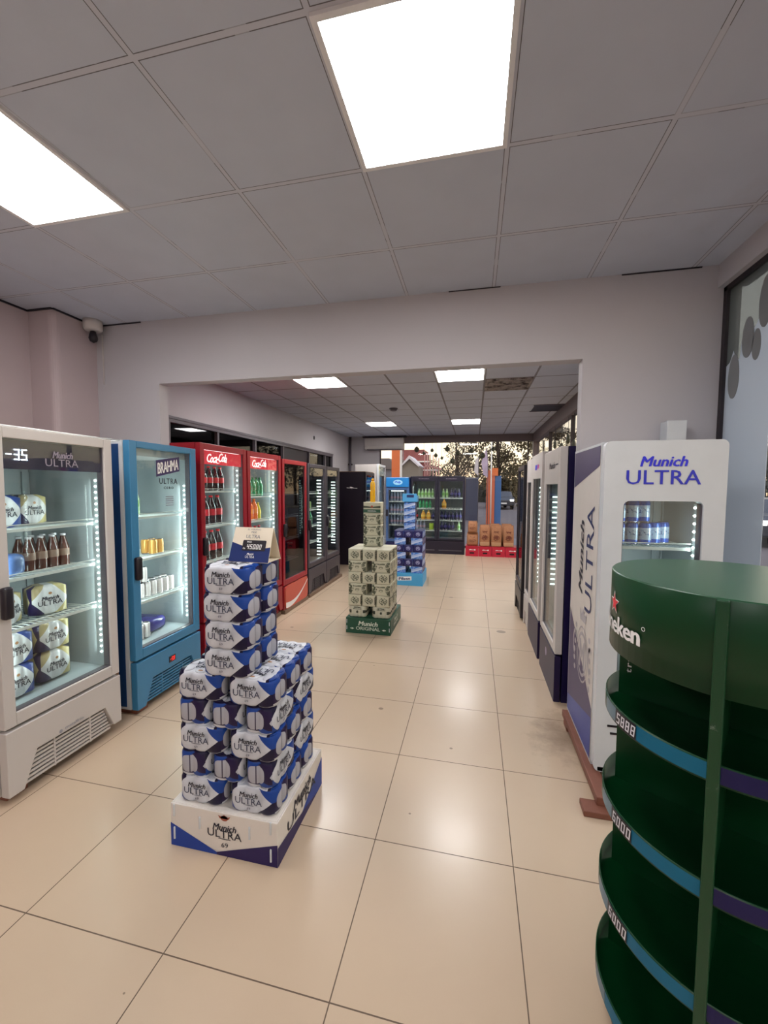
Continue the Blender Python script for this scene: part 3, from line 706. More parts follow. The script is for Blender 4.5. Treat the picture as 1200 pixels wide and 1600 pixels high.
# letters read upwards: rotate text by +90 deg on a face whose u axis runs away from the viewer (mirrored): u -> -u
def side_text(mb, txt, cu, cz, ln, ht, **k):
    vs, fs = text_tris(txt, k.get('shear', 0), k.get('bold', 0), k.get('spacing', 1))
    mb.add([(-.005-q, cu + v*ht, cz + u*ln) for u, v, q in vs], fs, 0)
side_text(mb, 'ULTRA', .20, 1.19, .62, .14, spacing=1.02)
obj('side_lettering_lower', mb, [M_inkb], so)
mb = MB(); side_text(mb, 'Munich', .375, 1.18, .45, .085, shear=.28, bold=.028); obj('side_lettering_upper', mb, [M_inkd], so)
mb = MB(); cu, cz = .29, .60
ring(mb, cu, cz, .085, .10, sf2, sz=1.35); ring(mb, cu, cz, .118, .126, sf2, sz=1.35)
put_text(mb, 'M', cu, cz, -.11, .17, sf2, bold=.03)
poly(mb, [(cu-.06, cz+.20), (cu-.075, cz+.27), (cu-.035, cz+.235), (cu, cz+.28), (cu+.035, cz+.235), (cu+.075, cz+.27), (cu+.06, cz+.20)], sf2)
for sx_ in (-1, 1):
    for k in range(6): disc(mb, cu+sx_*(.16+.015*math.sin(k)), cz-.14+.055*k, .020, .018, sf2, n=8)
    ring(mb, cu+sx_*.17, cz+.02, .03, .045, sf2, sz=1.9, a0=-1.5, a1=2.2)
obj('crest', mb, [mat('silver_print', S(176, 172, 178), .45)], so)
# pallet
t = thing('wooden_pallet', 'reddish wooden pallet under the white fridge with blue wordmark', 'pallet', (.62, 2.05, 0))
for n_, b_ in (('plank', (-.07, .46, .0, .09, .0, .03)), ('runner', (.0, .07, .05, .87, .03, .0735)), ('runner', (.48, .55, .10, .87, .0, .0735)), ('plank', (-.0, .55, .72, .82, .0, .03))):
    if n_ == 'plank': obj(n_, MB().box(*b_), [M_wood], t, bevel=.004)
    else: obj(n_, MB().box(*b_), [M_wood], t, bevel=.004)
# wooden runners under the left row
for (ya, yb, lb) in ((3.05, 4.57, 'wooden runner under the two lit red fridges'), (4.60, 5.33, 'wooden runner under the unlit red fridge'), (5.38, 6.85, 'long wooden runner under the two charcoal fridges')):
    o = obj('wooden_runner', MB().box(-2.42, -2.28 if ya > 4 else -2.32, ya, yb, 0, .048), [M_wood2], None, bevel=.004); tag(o, lb, 'plank', 'planks under the left fridges')
for (y_, lb) in ((1.50, 'brown wooden block under the near white fridge'), (2.31, 'brown wooden block under the blue fridge')):
    o = obj('wooden_block', MB().box(-2.60, -2.28, y_, y_+.10, 0, .0395), [M_wood], None, bevel=.003); tag(o, lb, 'block', 'blocks under fridges')
# white wire rack lying on top of the near fridges
t = thing('wire_rack', 'white wire shelf lying on top of the near white fridge', 'wire rack', (-2.62, 1.56, 1.888))
mb = MB(); 
for xx in (0, .08, .16, .24, .32): mb.tube([(xx, 0, .01), (xx, .70, .01)], .004)
for yy in (0, .2, .4, .6, .7): mb.tube([(0, yy, .006), (.32, yy, .006)], .003)
obj('grid', mb, [M_wire], t)
mb = MB(); mb.tube([(0, .0, .012), (.0, .70, .05)], .004); mb.tube([(0, 0, .01), (0, .0, .07), (0, .05, .075), (0, .06, .02)], .005)
for yy in (.2, .35, .5, .69): mb.tube([(0, yy, .008), (0, yy, .015+.035*yy/.7)], .003)
obj('raised_edge', mb, [M_wire], t)
o = obj('cardboard_sheet', MB().box(-2.86, -2.33, 2.215, 2.225, 0, .93), [mat('cardboard', S(150, 112, 84), .8)], None); tag(o, 'brown cardboard sheet standing between white and blue fridges', 'cardboard')

# ------------------------------------------------------------------ product materials
def pack_mat(name, L, D, H, kind):
    m, nt, b = new_mat(name); x, y, z = coords(nt)
    u = x/(L/2); v = z/(H/2)-1; q = y/(D/2)*(x.gt(0)*2 - 1)
    ex, ey, ez = L/2-x.abs(), D/2-y.abs(), H-z
    longf = ey.lt(ex); n = noise(nt, 22, 3); top = ez.lt(.006)
    if kind == 'ultra':
        SIL, NAV, BLU, VIO = S(182, 184, 196), S(18, 9, 50), S(20, 62, 142), S(32, 17, 60)
        # long face
        rl = ((u*u)/.90 + v*v*.62).lt(.92)*u.lt(.08); rr = (v.abs()*.62 + u).lt(.80)*u.gt(.05)*(v.abs()).lt(1.15)
        sil = rl.mx(rr)
        out = mix(nt, (u.gt(0)*v.gt(0)).mx(u.lt(0)*v.lt(-.35)), NAV, BLU)
        arc = ((u-.55)*(u-.55)*1.1 + (v+.0)*(v+.0)*.6).sqrt().gt(.74)*v.lt(-.15)*u.gt(.3)
        out = mix(nt, arc, out, SIL)
        cl = mix(nt, sil, out, mix(nt, n, SIL, S(222, 224, 230)))
        # end face: two silver can bellies in an oval, folded film around
        qc = (q + .18).abs()
        ov = (qc/.56)*(qc/.56)*(qc/.56) + (v.abs()/.66)*(v.abs()/.66)*(v.abs()/.66)
        slot = (q + .18).abs().lt(.035)
        can = mix(nt, slot, S(172, 172, 182), S(66, 60, 80))
        q_ = q
        oe = mix(nt, (v - q*.9).gt(.75).mx((v + q*.5).lt(-.30)*q.gt(.0)), VIO, BLU); oe = mix(nt, (v + (q*3).sin()*.10).lt(-.78), oe, S(206, 208, 216)); oe = mix(nt, ((q - .98).abs()*1.1 + (v + .1).abs()*.55).lt(.30), oe, SIL)
        ce = mix(nt, ov.lt(1.0), oe, can)
        col = mix(nt, longf, ce, cl)
        ct = mix(nt, (u.abs() + q.abs()*.25).gt(.86), S(214, 216, 224), NAV); ct = mix(nt, (u.gt(.74)), ct, BLU)
        col = mix(nt, top, col, ct)
        b.inputs['Roughness'].default_value = .38; b.inputs['Specular IOR Level'].default_value = .3
    elif kind == 'cream':
        CR, DG = S(196, 192, 168), S(74, 78, 60)
        wing = (u.abs()).gt(.42)*(v.abs()*.35 + .0).lt(u.abs() - .38)*(u.abs()).lt(.96)
        bar = v.gt(.44)*v.lt(.66)*u.abs().lt(.5); em = (u*u*3.2 + (v+.15)*(v+.15)*2.6).lt(.20)
        dk = ((noise(nt, 60, 3) - .38)*6).clamp()
        cl = mix(nt, (wing.mx(bar*.7).mx(em*.7))*dk, CR, DG)
        ce = mix(nt, ((q*q*1.5 + v*v*1.5).lt(.62))*((noise(nt, 75, 3) - .40)*6).clamp(), CR, S(70, 76, 60))
        ce = mix(nt, q.gt(.86)*v.abs().lt(.7), ce, S(52, 46, 40))
        col = mix(nt, longf, ce, cl); col = mix(nt, top, col, CR); b.inputs['Roughness'].default_value = .5
    elif kind == 'creamlow':
        CR = S(200, 196, 176)
        cl = mix(nt, (v.abs().lt(.28)*u.abs().gt(.62)).mx((u*u*9 + (v+.1)*(v+.1)*2).lt(.12)), CR, S(52, 56, 44))
        cl = mix(nt, v.gt(.62)*v.lt(.80)*u.abs().lt(.36), cl, S(70, 74, 56))
        ce = mix(nt, v.abs().lt(.2), CR, S(60, 64, 50)); col = mix(nt, longf, ce, cl); b.inputs['Roughness'].default_value = .4
    elif kind == 'navy':
        NV = S(24, 20, 84)
        dg = (v - u*.55).abs().lt(.42); st = ((v - u*.55)*9).sin().gt(.2)
        cl = mix(nt, dg, mix(nt, noise(nt, 26, 3).gt(.5), S(58, 110, 190), S(120, 150, 205)), mix(nt, st, S(188, 200, 224), S(150, 170, 214)))
        cl = mix(nt, v.gt(.86), cl, NV)
        rgn = (q*q*2.0 + v*v*1.3)
        ce = mix(nt, rgn.lt(.42), NV, S(150, 150, 184)); ce = mix(nt, rgn.lt(.30)*((noise(nt, 60, 2) - .46)*8).clamp(), ce, S(40, 36, 100))
        col = mix(nt, longf, ce, cl); col = mix(nt, top, col, NV); b.inputs['Roughness'].default_value = .4
    elif kind == 'diamond':
        SIL, NAV = S(206, 208, 212), S(44, 36, 84)
        dia = (u.abs()*.96 + v.abs()*.72).lt(.92)
        other = mix(nt, u.gt(0), NAV, S(52, 76, 150)); other = mix(nt, v.gt(.1)*u.lt(0), other, S(176, 160, 120))
        col = mix(nt, dia, other, mix(nt, n, SIL, S(226, 228, 232))); ce = mix(nt, (q.abs()+v.abs()*.6).lt(.7), NAV, S(190, 176, 140))
        col = mix(nt, longf, ce, col); b.inputs['Roughness'].default_value = .3
    elif kind == 'diamondgold':
        SIL, NAV = S(204, 204, 206), S(44, 34, 76)
        dia = (u.abs()*.96 + v.abs()*.72).lt(.92)
        other = mix(nt, u.gt(0), NAV, S(196, 182, 130)); other = mix(nt, v.gt(.1)*u.lt(0), other, S(176, 160, 120))
        col = mix(nt, dia, other, mix(nt, n, SIL, S(226, 228, 232))); ce = mix(nt, (q.abs()+v.abs()*.6).lt(.7), NAV, S(196, 182, 140))
        col = mix(nt, longf, ce, col); b.inputs['Roughness'].default_value = .3
    nt.links.new(col, b.inputs['Base Color']); return m
def scallop(L, D, nl, nd, amp):
    pts = []; k = 6
    def side(p0, p1, n, nx, ny):
        for i in range(n):
            for j in range(k):
                t = (i + j/k)/n; a = amp*(abs(math.sin(PI*(i+j/k))) ** .7 - 1)
                pts.append((p0[0]+(p1[0]-p0[0])*t + nx*a, p0[1]+(p1[1]-p0[1])*t + ny*a))
    r = amp*1.6
    side((-L/2+r, -D/2), (L/2-r, -D/2), nl, 0, -1); side((L/2, -D/2+r), (L/2, D/2-r), nd, 1, 0)
    side((L/2-r, D/2), (-L/2+r, D/2), nl, 0, 1); side((-L/2, D/2-r), (-L/2, -D/2+r), nd, -1, 0)
    return pts
def pack_mesh(name, L, D, H, nl, nd, amp, m, taper=.93, cans=True):
    P = scallop(L, D, nl, nd, amp); mb = MB(); n = len(P)
    levels = [(taper*.985, 0), (1.0, .012), (1.0, H-.016), (taper, H)]
    for s, z in levels: mb.v += [(p[0]*s, p[1]*s, z) for p in P]
    for i in range(3):
        for k in range(n):
            j = (k+1) % n; mb.f.append([i*n+k, i*n+j, (i+1)*n+j, (i+1)*n+k]); mb.m.append(0); mb.sm.append(True)
    mb.f.append(list(range(n))[::-1]); mb.m.append(0); mb.sm.append(False)
    mb.f.append([3*n+k for k in range(n)]); mb.m.append(0); mb.sm.append(False)
    if cans:                      # can tops bulging under the film
        dx, dy = L/nl, D/nd
        for i in range(nl):
            for j in range(nd):
                mb.lathe([(dx*.40, 0), (dx*.37, .003), (dx*.2, .0035)], 12, (-L/2+dx*(i+.5), -D/2+dy*(j+.5), H), 0)
    return mb.mesh(name, [m])
L1_, D1_, H1_ = .226, .142, .1165
ultra_m = pack_mat('can_pack_print', L1_, D1_, H1_, 'ultra')
ultra_mesh = pack_mesh('can_pack', L1_, D1_, H1_, 3, 2, .009, ultra_m)
mb = MB(); ff = front(-D1_/2-.0012)
put_text(mb, 'Munich', -.016, .083, .088, .023, ff, 0, shear=.28, bold=.028); put_text(mb, 'ULTRA', -.016, .055, .126, .028, ff, 1, bold=.004)
poly(mb, [(-.04, .0362), (.008, .0362), (.008, .0385), (-.04, .0385)], ff, 1); put_text(mb, '69', -.016, .023, .016, .010, ff, 1)
tf = lambda u, v: (-u, -v, H1_+.0042)
put_text(mb, 'Munich', 0, .020, .09, .026, tf, 0, shear=.28, bold=.028); put_text(mb, 'ULTRA', 0, -.014, .13, .032, tf, 1, bold=.004)
disc(mb, 0, .048, .012, .006, tf, 2, 10)
ultra_text = mb.mesh('lettering', [M_inkd, mat('slate_ink', S(60, 66, 92), .5), M_gold])
def can_pack(kind, x, y, z, rot, label, group):
    me, tx = PACKS[kind]
    o = obj(PNAME[kind], me, None, None, (x, y, z), rot); tag(o, label, 'drink pack', group)
    if tx: obj('lettering', tx, None, o)
    return o
CL, CD, CH = .205, .150, .1235
cream_mesh = pack_mesh('carton', CL, CD, CH, 4, 2, .002, pack_mat('cream_carton_print', CL, CD, CH, 'cream'), 1.0, False)
creamlow_mesh = pack_mesh('can_pack', CL, CD, CH, 4, 2, .010, pack_mat('cream_can_print', CL, CD, CH, 'creamlow'))
mb = MB(); ff = front(-CD/2-.001); put_text(mb, 'Munich', 0, .092, .09, .016, ff, 0, bold=.028); cream_text = mb.mesh('lettering', [mat('dark_green_ink', S(40, 62, 44), .5)])
NL, ND, NH = .190, .150, .1135
navy_mesh = pack_mesh('carton', NL, ND, NH, 4, 2, .001, pack_mat('navy_carton_print', NL, ND, NH, 'navy'), 1.0, False)
DL, DD, DH = .19, .13, .175
dia_mesh = pack_mesh('bottle_pack', DL, DD, DH, 3, 2, .008, pack_mat('diamond_pack_print', DL, DD, DH, 'diamond'), .62, False)
diag_mesh = pack_mesh('bottle_pack', DL, DD, DH, 3, 2, .008, pack_mat('gold_diamond_pack_print', DL, DD, DH, 'diamondgold'), .62, False)
mb = MB(); ff = front(-DD/2-.0012); put_text(mb, 'Munich', -.0, .100, .085, .022, ff, 0, shear=.28, bold=.028); put_text(mb, 'ULTRA', 0, .072, .12, .028, ff, 1, bold=.004); disc(mb, 0, .128, .009, .008, ff, 2, 10)
dia_text = mb.mesh('lettering', [M_inkd, M_inkd, M_gold])
PACKS = {'ultra': (ultra_mesh, ultra_text), 'cream': (cream_mesh, cream_text), 'creamlow': (creamlow_mesh, cream_text), 'navy': (navy_mesh, None), 'dia': (dia_mesh, dia_text), 'diag': (diag_mesh, dia_text)}
PNAME = {'ultra': 'can_pack', 'cream': 'beer_carton', 'creamlow': 'can_pack', 'navy': 'beer_carton', 'dia': 'bottle_pack', 'diag': 'bottle_pack'}

# ------------------------------------------------------------------ display stacks in the aisle
TIER = ['bottom', 'second', 'third', 'fourth', 'fifth', 'sixth']
ROWN = ['front', 'middle', 'rear']
def stack(kind_of, x0, x1, y0, z0, H, L, D, tiers, what, near, skip=(), longfirst=True, jx=.003, dg=.001):
    """odd tiers: long packs two across and three deep; even tiers: three across on end, two deep"""
    rnd = random.Random(5)
    for k in range(tiers):
        lng = (k % 2 == 0) == longfirst
        if lng:
            for r in range(3):
                for c in range(2):
                    if (k, r, c) in skip: continue
                    x = x0+L/2+.004 if c == 0 else x1-L/2-.004
                    can_pack(kind_of(k), x+rnd.uniform(-jx, jx), y0+D/2+r*(D+dg)+rnd.uniform(-.0, jx*.3), z0+k*H, rnd.uniform(-.012, .012),
                             f'{what}, {TIER[k]} tier from the box, {ROWN[r]} row, {("wall side", "aisle side")[c]}', near)
        else:
            for r in range(2):
                for c in range(3):
                    if (k, r, c) in skip: continue
                    x = x0+(x1-x0)*(c+.5)/3
                    can_pack(kind_of(k), x+rnd.uniform(-jx, jx)*.3, y0+L/2+r*(L+.012), z0+k*H, PI/2+rnd.uniform(-.01, .01),
                             f'{what} set end-on, {TIER[k]} tier, {("front", "rear")[r]} row, {("wall side", "centre", "aisle side")[c]}', near)
def display_box(name, label, x0, x1, y0, y1, h, m, rim=None, fill=.15):
    t = thing(name, label, 'display box', ((x0+x1)/2, y0, 0)); w2 = (x1-x0)/2; d = y1-y0; t_ = .008
    b = MB(); b.box(-w2, w2, 0, t_, 0, h); b.box(-w2, w2, d-t_, d, 0, h); b.box(-w2, -w2+t_, t_, d-t_, 0, h); b.box(w2-t_, w2, t_, d-t_, 0, h); b.box(-w2+t_, w2-t_, t_, d-t_, 0, fill)
    obj('box', b, [m], t, bevel=.003); return t, w2, d
MX0, MX1, MY0, MY1 = -1.293, -.776, 1.475, 1.975
M_card = mat('white_card', S(222, 214, 206), .5)
t, w2, d = display_box('display_box', 'white cardboard display box with blue corners under the near can tower', MX0, MX1, MY0, MY1, .194, M_card, fill=.194)
bx = t
ff = front(-.0012)
mb = MB(); poly(mb, [(-w2, 0), (-.03, 0), (-.03, .012), (-w2, .105)], ff, 0); poly(mb, [(-.03, 0), (w2, 0), (w2, .10), (-.03, .012)], ff, 1)
sf = lambda u, v: (w2+.0012, u, v)
poly(mb, [(0, 0), (d*.9, 0), (d*.50, .045), (0, .085)], sf, 1); poly(mb, [(d*.9, 0), (d, 0), (d, .15), (d*.5, .045)], sf, 0)
obj('blue_corners', mb, [M_royal, mat('violet_print', S(40, 26, 84), .45, spec=.3)], t)
f3 = front(-.002); mb = MB(); put_text(mb, 'Munich', .01, .130, .115, .030, f3, 0, shear=.28, bold=.028); put_text(mb, 'ULTRA', .01, .099, .165, .034, f3, 1, bold=.006); poly(mb, [(-.02, .076), (.04, .076), (.04, .079), (-.02, .079)], f3, 1); put_text(mb, '69', .01, .050, .032, .022, f3, 1)
obj('lettering', mb, [M_inkd, M_inkd], t); mb = MB(); s3 = lambda u, v: (w2+.002, u, v); put_text(mb, 'Munich', .25, .145, .20, .045, s3, 0, shear=.28, bold=.028); put_text(mb, 'ULTRA', .25, .098, .32, .05, s3, 1, bold=.006)
obj('side_lettering', mb, [M_inkd, M_inkd], t)
mb = MB(); disc(mb, .01, .172, .018, .012, f3, 0); poly(mb, [(-.02, .184), (-.012, .170), (.032, .170), (.04, .184), (.025, .178), (.01, .188), (-.005, .178)], f3, 0); obj('crest', mb, [mat('red_gold_crest', S(170, 90, 70), .5)], t)
mb = MB()
for cx, cz in ((-w2+.02, .165), (-w2+.02, .06), (-.11, .13), (.13, .13), (w2-.03, .17), (w2-.03, .05)): mb.rbox(cx-.004, cx+.004, -.006, 0, cz-.028, cz+.028, .002)
obj('plastic_clips', mb, [M_white], t)
what = 'silver and navy can pack'; near = 'can packs stacked on the near display box'
stack(lambda k: 'ultra', MX0+.016, MX1-.016, MY0+.022, .1945, .119, L1_, D1_, 5, what, near, dg=.006)
rnd = random.Random(3)
for k in range(4):
    for q in (0, 1):
        can_pack('ultra', -1.018+rnd.uniform(-.006, .006), 1.490+D1_*.5+q*(D1_+.003), .1945+.119*(5+k), rnd.uniform(-.025, .025),
                 f'silver and navy can pack of the raised tower, {["at its foot", "second from its foot", "second from its top", "under the price tent"][k]}, {("front", "rear")[q]} column', near)
# price tent
t = thing('price_tent', 'folded card price tent reading 45.000 on top of the can tower', 'price sign', (-.958, 1.642, .1945+.119*9+.0015))
TW, TH, TD = .096, .148, .060
for nm, s_ in (('front_card', -1), ('rear_card', 1)):
    mb = MB(); mb.add([(-TW, s_*TD, 0), (TW, s_*TD, 0), (TW*.97, 0+s_*.002, TH), (-TW*.97, s_*.002, TH), (-TW, s_*(TD-.003), 0), (TW, s_*(TD-.003), 0), (TW*.97, 0, TH-.002), (-TW*.97, 0, TH-.002)],
           [(0, 1, 2, 3), (4, 5, 6, 7), (0, 1, 5, 4), (1, 2, 6, 5), (0, 3, 7, 4)], 0); c_ = obj(nm, mb, [mat('cream_card', S(226, 214, 194), .6)], t)
    if s_ == -1: fc = c_
mb = MB(); mb.box(-TW*.95, TW*.95, -TD+.004, TD-.004, 0, .004); obj('base_card', mb, [MC['cream_card']], t)
tf_ = lambda u, v: (u, -TD*(1-v/TH)-.0012-.002*v/TH, v); tg_ = lambda u, v: (u, -TD*(1-v/TH)-.0022-.002*v/TH, v)
TQ = .85
_tg, _th = tg_, (lambda u, v: (u, -TD*(1-v/TH)-.0032-.002*v/TH, v))
def sc(f): return lambda u, v: f(u*TQ, v*.895)
tg_, th_ = sc(_tg), sc(_th); tf_s = sc(tf_)
mb = MB(); poly(mb, [(-TW*.998, .002), (TW*.998, .002), (TW*.985, .066), (.015, .054), (-TW*.98, .084)], tf_); obj('blue_field', mb, [mat('tent_blue', S(26, 44, 100), .5, spec=.3)], fc)
mb = MB(); poly(mb, rrect(-.048, .085, .055, .105, .006), tg_); pl = obj('price_plate', mb, [M_black], fc)
mb = MB(); seven(mb, '45.000', -.022, .063, .0175, .023, th_, 0, t=.2); put_text(mb, 'Gs', -.035, .066, .014, .008, th_, 0, bold=.03); put_text(mb, 'PACK', -.01, .097, .026, .008, th_, 0, bold=.02); obj('price_lettering', mb, [M_inkw], fc)
mb = MB(); put_text(mb, 'EL VERANO', .005, .156, .075, .007, tg_, 0); put_text(mb, 'PIDE', .005, .143, .03, .008, tg_, 0); put_text(mb, 'ULTRA', .005, .122, .08, .017, tg_, 0); obj('dark_lettering', mb, [mat('grey_blue_ink', S(90, 96, 110), .5)], fc)
mb = MB(); put_text(mb, 'Munich', .005, .040, .038, .009, tg_, 0, shear=.28, bold=.028); put_text(mb, 'ULTRA', .005, .027, .052, .012, tg_, 0); obj('white_lettering', mb, [M_inkw], fc)

# green-box display
GX0, GX1, GY0, GY1 = -1.352, -.850, 4.185, 4.80
M_green = mat('green_card', S(24, 74, 54), .45)
t, w2, d = display_box('display_box', 'dark green cardboard display box under the cream cartons', GX0, GX1, GY0, GY1, .172, M_green, fill=.172)
f3 = front(-.0015); mb = MB(); put_text(mb, 'Munich', .0, .115, .22, .050, f3, 0, shear=.22, bold=.028); put_text(mb, 'ORIGINAL', .0, .060, .27, .038, f3, 0, bold=.01)
for s_ in (-1, 1): poly(mb, [(s_*.155, .054), (s_*.185, .066), (s_*.18, .058), (s_*.20, .058), (s_*.20, .05), (s_*.18, .05), (s_*.185, .042)], f3)
obj('lettering', mb, [mat('cream_ink', S(214, 220, 204), .5)], t); mb = MB(); s3 = lambda u, v: (w2+.0015, u, v); put_text(mb, 'Munich', .3, .115, .2, .045, s3, 0, shear=.2, bold=.028); put_text(mb, 'ORIGINAL', .3, .065, .26, .035, s3, 0, bold=.01)
obj('side_lettering', mb, [mat('cream_ink', S(214, 220, 204), .5)], t)
mb = MB()
for cx in (-w2+.012, w2-.014):
    for cz in (.13, .06): mb.box(cx-.003, cx+.003, -.004, 0, cz-.02, cz+.02)
obj('plastic_clips', mb, [M_white], t)
what = 'cream beer carton'; near = 'cream cartons stacked on the green display box'
stack(lambda k: 'creamlow' if k == 0 else 'cream', GX0+.012, GX1-.012, GY0+.030, .1725, .1255, CL, CD, 6, what, near)
for k in range(3):
    can_pack('cream', -1.125, GY0+.33, .1725+.1255*(6+k), rnd.uniform(-.02, .02), f'cream beer carton of the narrow tower, {["lowest", "middle", "uppermost"][k]} of its three', near)
# top pack: dark green band
tc_ = thing('drink_case', 'cream case with dark green band and red seal, crowning the cream tower', 'drink pack', (-1.125, GY0+.33, .1725+.1255*9))
obj('case', MB().rbox(-.10, .10, -.075, .075, 0, .125, .004), [mat('cream_case', S(196, 192, 168), .5)], tc_)
mb = MB(); ff = front(-.0765); poly(mb, [(-.10, .008), (.10, .008), (.10, .045), (-.10, .045)], ff, 0); poly(mb, [(-.10, .060), (.10, .060), (.10, .085), (0, .075), (-.10, .085)], ff, 1); disc(mb, 0, .077, .014, .012, front(-.078), 2, 12); put_text(mb, 'ORIGINAL', 0, .026, .1, .014, front(-.078), 3)
obj('printed_band', mb, [mat('band_green', S(44, 84, 62), .5), mat('band_dark', S(62, 66, 48), .5), mat('seal_red', S(170, 70, 40), .5), M_inkw], tc_)
# yellow bottle on top
t = thing('yellow_bottle', 'tall bright yellow plastic bottle on top of the cream carton tower', 'bottle', (-1.135, GY0+.33, .1725+.1255*9+.125))
obj('body', MB().lathe([(.026, 0), (.029, .008), (.029, .20), (.024, .225), (.015, .24)], 20), [mat('glowing_yellow_plastic', S(255, 190, 20), .25, coat=.5)], t); obj('cap', MB().lathe([(.016, .24), (.016, .262), (.013, .268)], 16), [mat('orange_cap', S(250, 170, 20), .4)], t)

# light blue display
BX0, BX1, BY0, BY1 = -1.272, -.786, 6.45, 6.98
t, w2, d = display_box('display_box', 'light blue cardboard display box under the navy cartons', BX0, BX1, BY0, BY1, .205, mat('light_blue_card', S(72, 160, 210), .5), fill=.205)
mb = MB(); ff = front(-.0012); poly(mb, [(-.17, .075), (.06, .09), (.06, .155), (-.17, .14)], ff, 0); put_text(mb, 'Pilsen', -.055, .115, .19, .045, front(-.0022), 1, bold=.04, skew=.06); obj('white_label', mb, [M_inkw, M_inkb], t)
what = 'navy beer carton'; near = 'navy cartons stacked on the light blue box'
stack(lambda k: 'navy', BX0+.008, BX1-.008, BY0+.02, .2055, .1155, NL, ND, 6, what, near)
M_sky = mat('sky_blue_print', S(80, 160, 214), .5)
for k in range(4):
    can_pack('navy', -1.035, BY0+.25, .2055+.1155*(6+k), 0, f'blue and white beer carton of the single-width tower, {["lowest", "second lowest", "second highest", "highest"][k]} of its four', near)
t = thing('display_topper', 'light blue cardboard topper crowning the navy carton tower', 'display topper', (-1.035, BY0+.25, .2055+.1155*10))
mb = MB(); mb.box(-.115, .115, -.085, .085, 0, .006); mb.box(-.12, .12, -.09, -.082, 0, .135); mb.box(-.12, .12, .082, .09, 0, .10); mb.box(-.12, -.114, -.082, .082, 0, .10); mb.box(.114, .12, -.082, .082, 0, .10)
obj('tray', mb, [M_sky], t); mb = MB(); poly(mb, [(-.05, .07), (.07, .07), (.07, .115), (-.05, .115)], front(-.092)); obj('cut_out', mb, [M_inkb], t)

# ------------------------------------------------------------------ round green stand
GC = (.669, 1.2145); GR = .282; GZ = 1.368
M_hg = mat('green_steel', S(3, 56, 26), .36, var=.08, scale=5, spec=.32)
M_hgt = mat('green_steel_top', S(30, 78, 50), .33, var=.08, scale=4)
t = thing('round_display_stand', 'round dark green steel display stand with a red star, empty shelves', 'display stand', (GC[0], GC[1], 0))
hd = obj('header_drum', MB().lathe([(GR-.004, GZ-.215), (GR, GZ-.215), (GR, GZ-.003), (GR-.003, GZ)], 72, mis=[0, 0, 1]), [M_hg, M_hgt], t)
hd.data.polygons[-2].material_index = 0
def cyl(r): return lambda u, v: (r*math.cos(u/r), r*math.sin(u/r), v)
a_post = math.radians(-122.6)
def arc(a): return a*(GR+.0012)
# wordmark wraps round the drum, centred left of the post
aw = math.radians(-187)
cf = cyl(GR+.0012)
mb = MB(); vs, fs = text_tris('Heineken', 0, .03, .95)
mb.add([cyl(GR+.0012+k)(arc(aw)+.022+u*.255, 1.228+v*.048) for u, v, k in vs], fs, 0)
ring(mb, arc(aw)+.158, 1.252, .004, .0055, cf, 0, n=12); obj('lettering', mb, [M_inkw], hd)
mb = MB(); cu, cz = arc(math.radians(-181.5)), 1.283
st = lambda R_, r_: [(cu+(R_ if k % 2 == 0 else r_)*math.sin(k*PI/5), cz+(R_ if k % 2 == 0 else r_)*math.cos(k*PI/5)) for k in range(10)]
poly(mb, st(.034, .0145), cf, 0); cf2 = cyl(GR+.002); poly(mb, [(cu+(a-cu), b) for a, b in st(.028, .011)], cf2, 1); obj('star', mb, [M_inkw, mat('star_red', S(214, 24, 44), .4)], hd)
# posts, with worn pale scratches
M_post, nt_, b_ = new_mat('scratched_green_steel'); x_, y_, z_ = coords(nt_)
n_ = noise(nt_, 26, 6, 'Object', .8); n2_ = noise(nt_, 5, 2)
nt_.links.new(mix(nt_, ((n_ - .60)*9).clamp()*((n2_ - .38)*5).clamp()*.6, S(4, 62, 30), S(150, 160, 150)), b_.inputs['Base Color']); b_.inputs['Roughness'].default_value = .4
for k, al in enumerate((a_post, a_post+PI/2, a_post+PI, a_post-PI/2)):
    ca, sa = math.cos(al), math.sin(al); mb = MB()
    hw_, r0, r1 = (.0115, GR-.004, GR+.012) if k in (0, 2) else (.0095, GR-.03, GR-.012)
    q = [(r0*ca-hw_*-sa, r0*sa-hw_*ca), (r1*ca-hw_*-sa, r1*sa-hw_*ca), (r1*ca+hw_*-sa, r1*sa+hw_*ca), (r0*ca+hw_*-sa, r0*sa+hw_*ca)]
    if k in (0, 2): mb.prism(q, 'z', .0, GZ-.002); obj('post', mb, [M_post], t, bevel=.003)
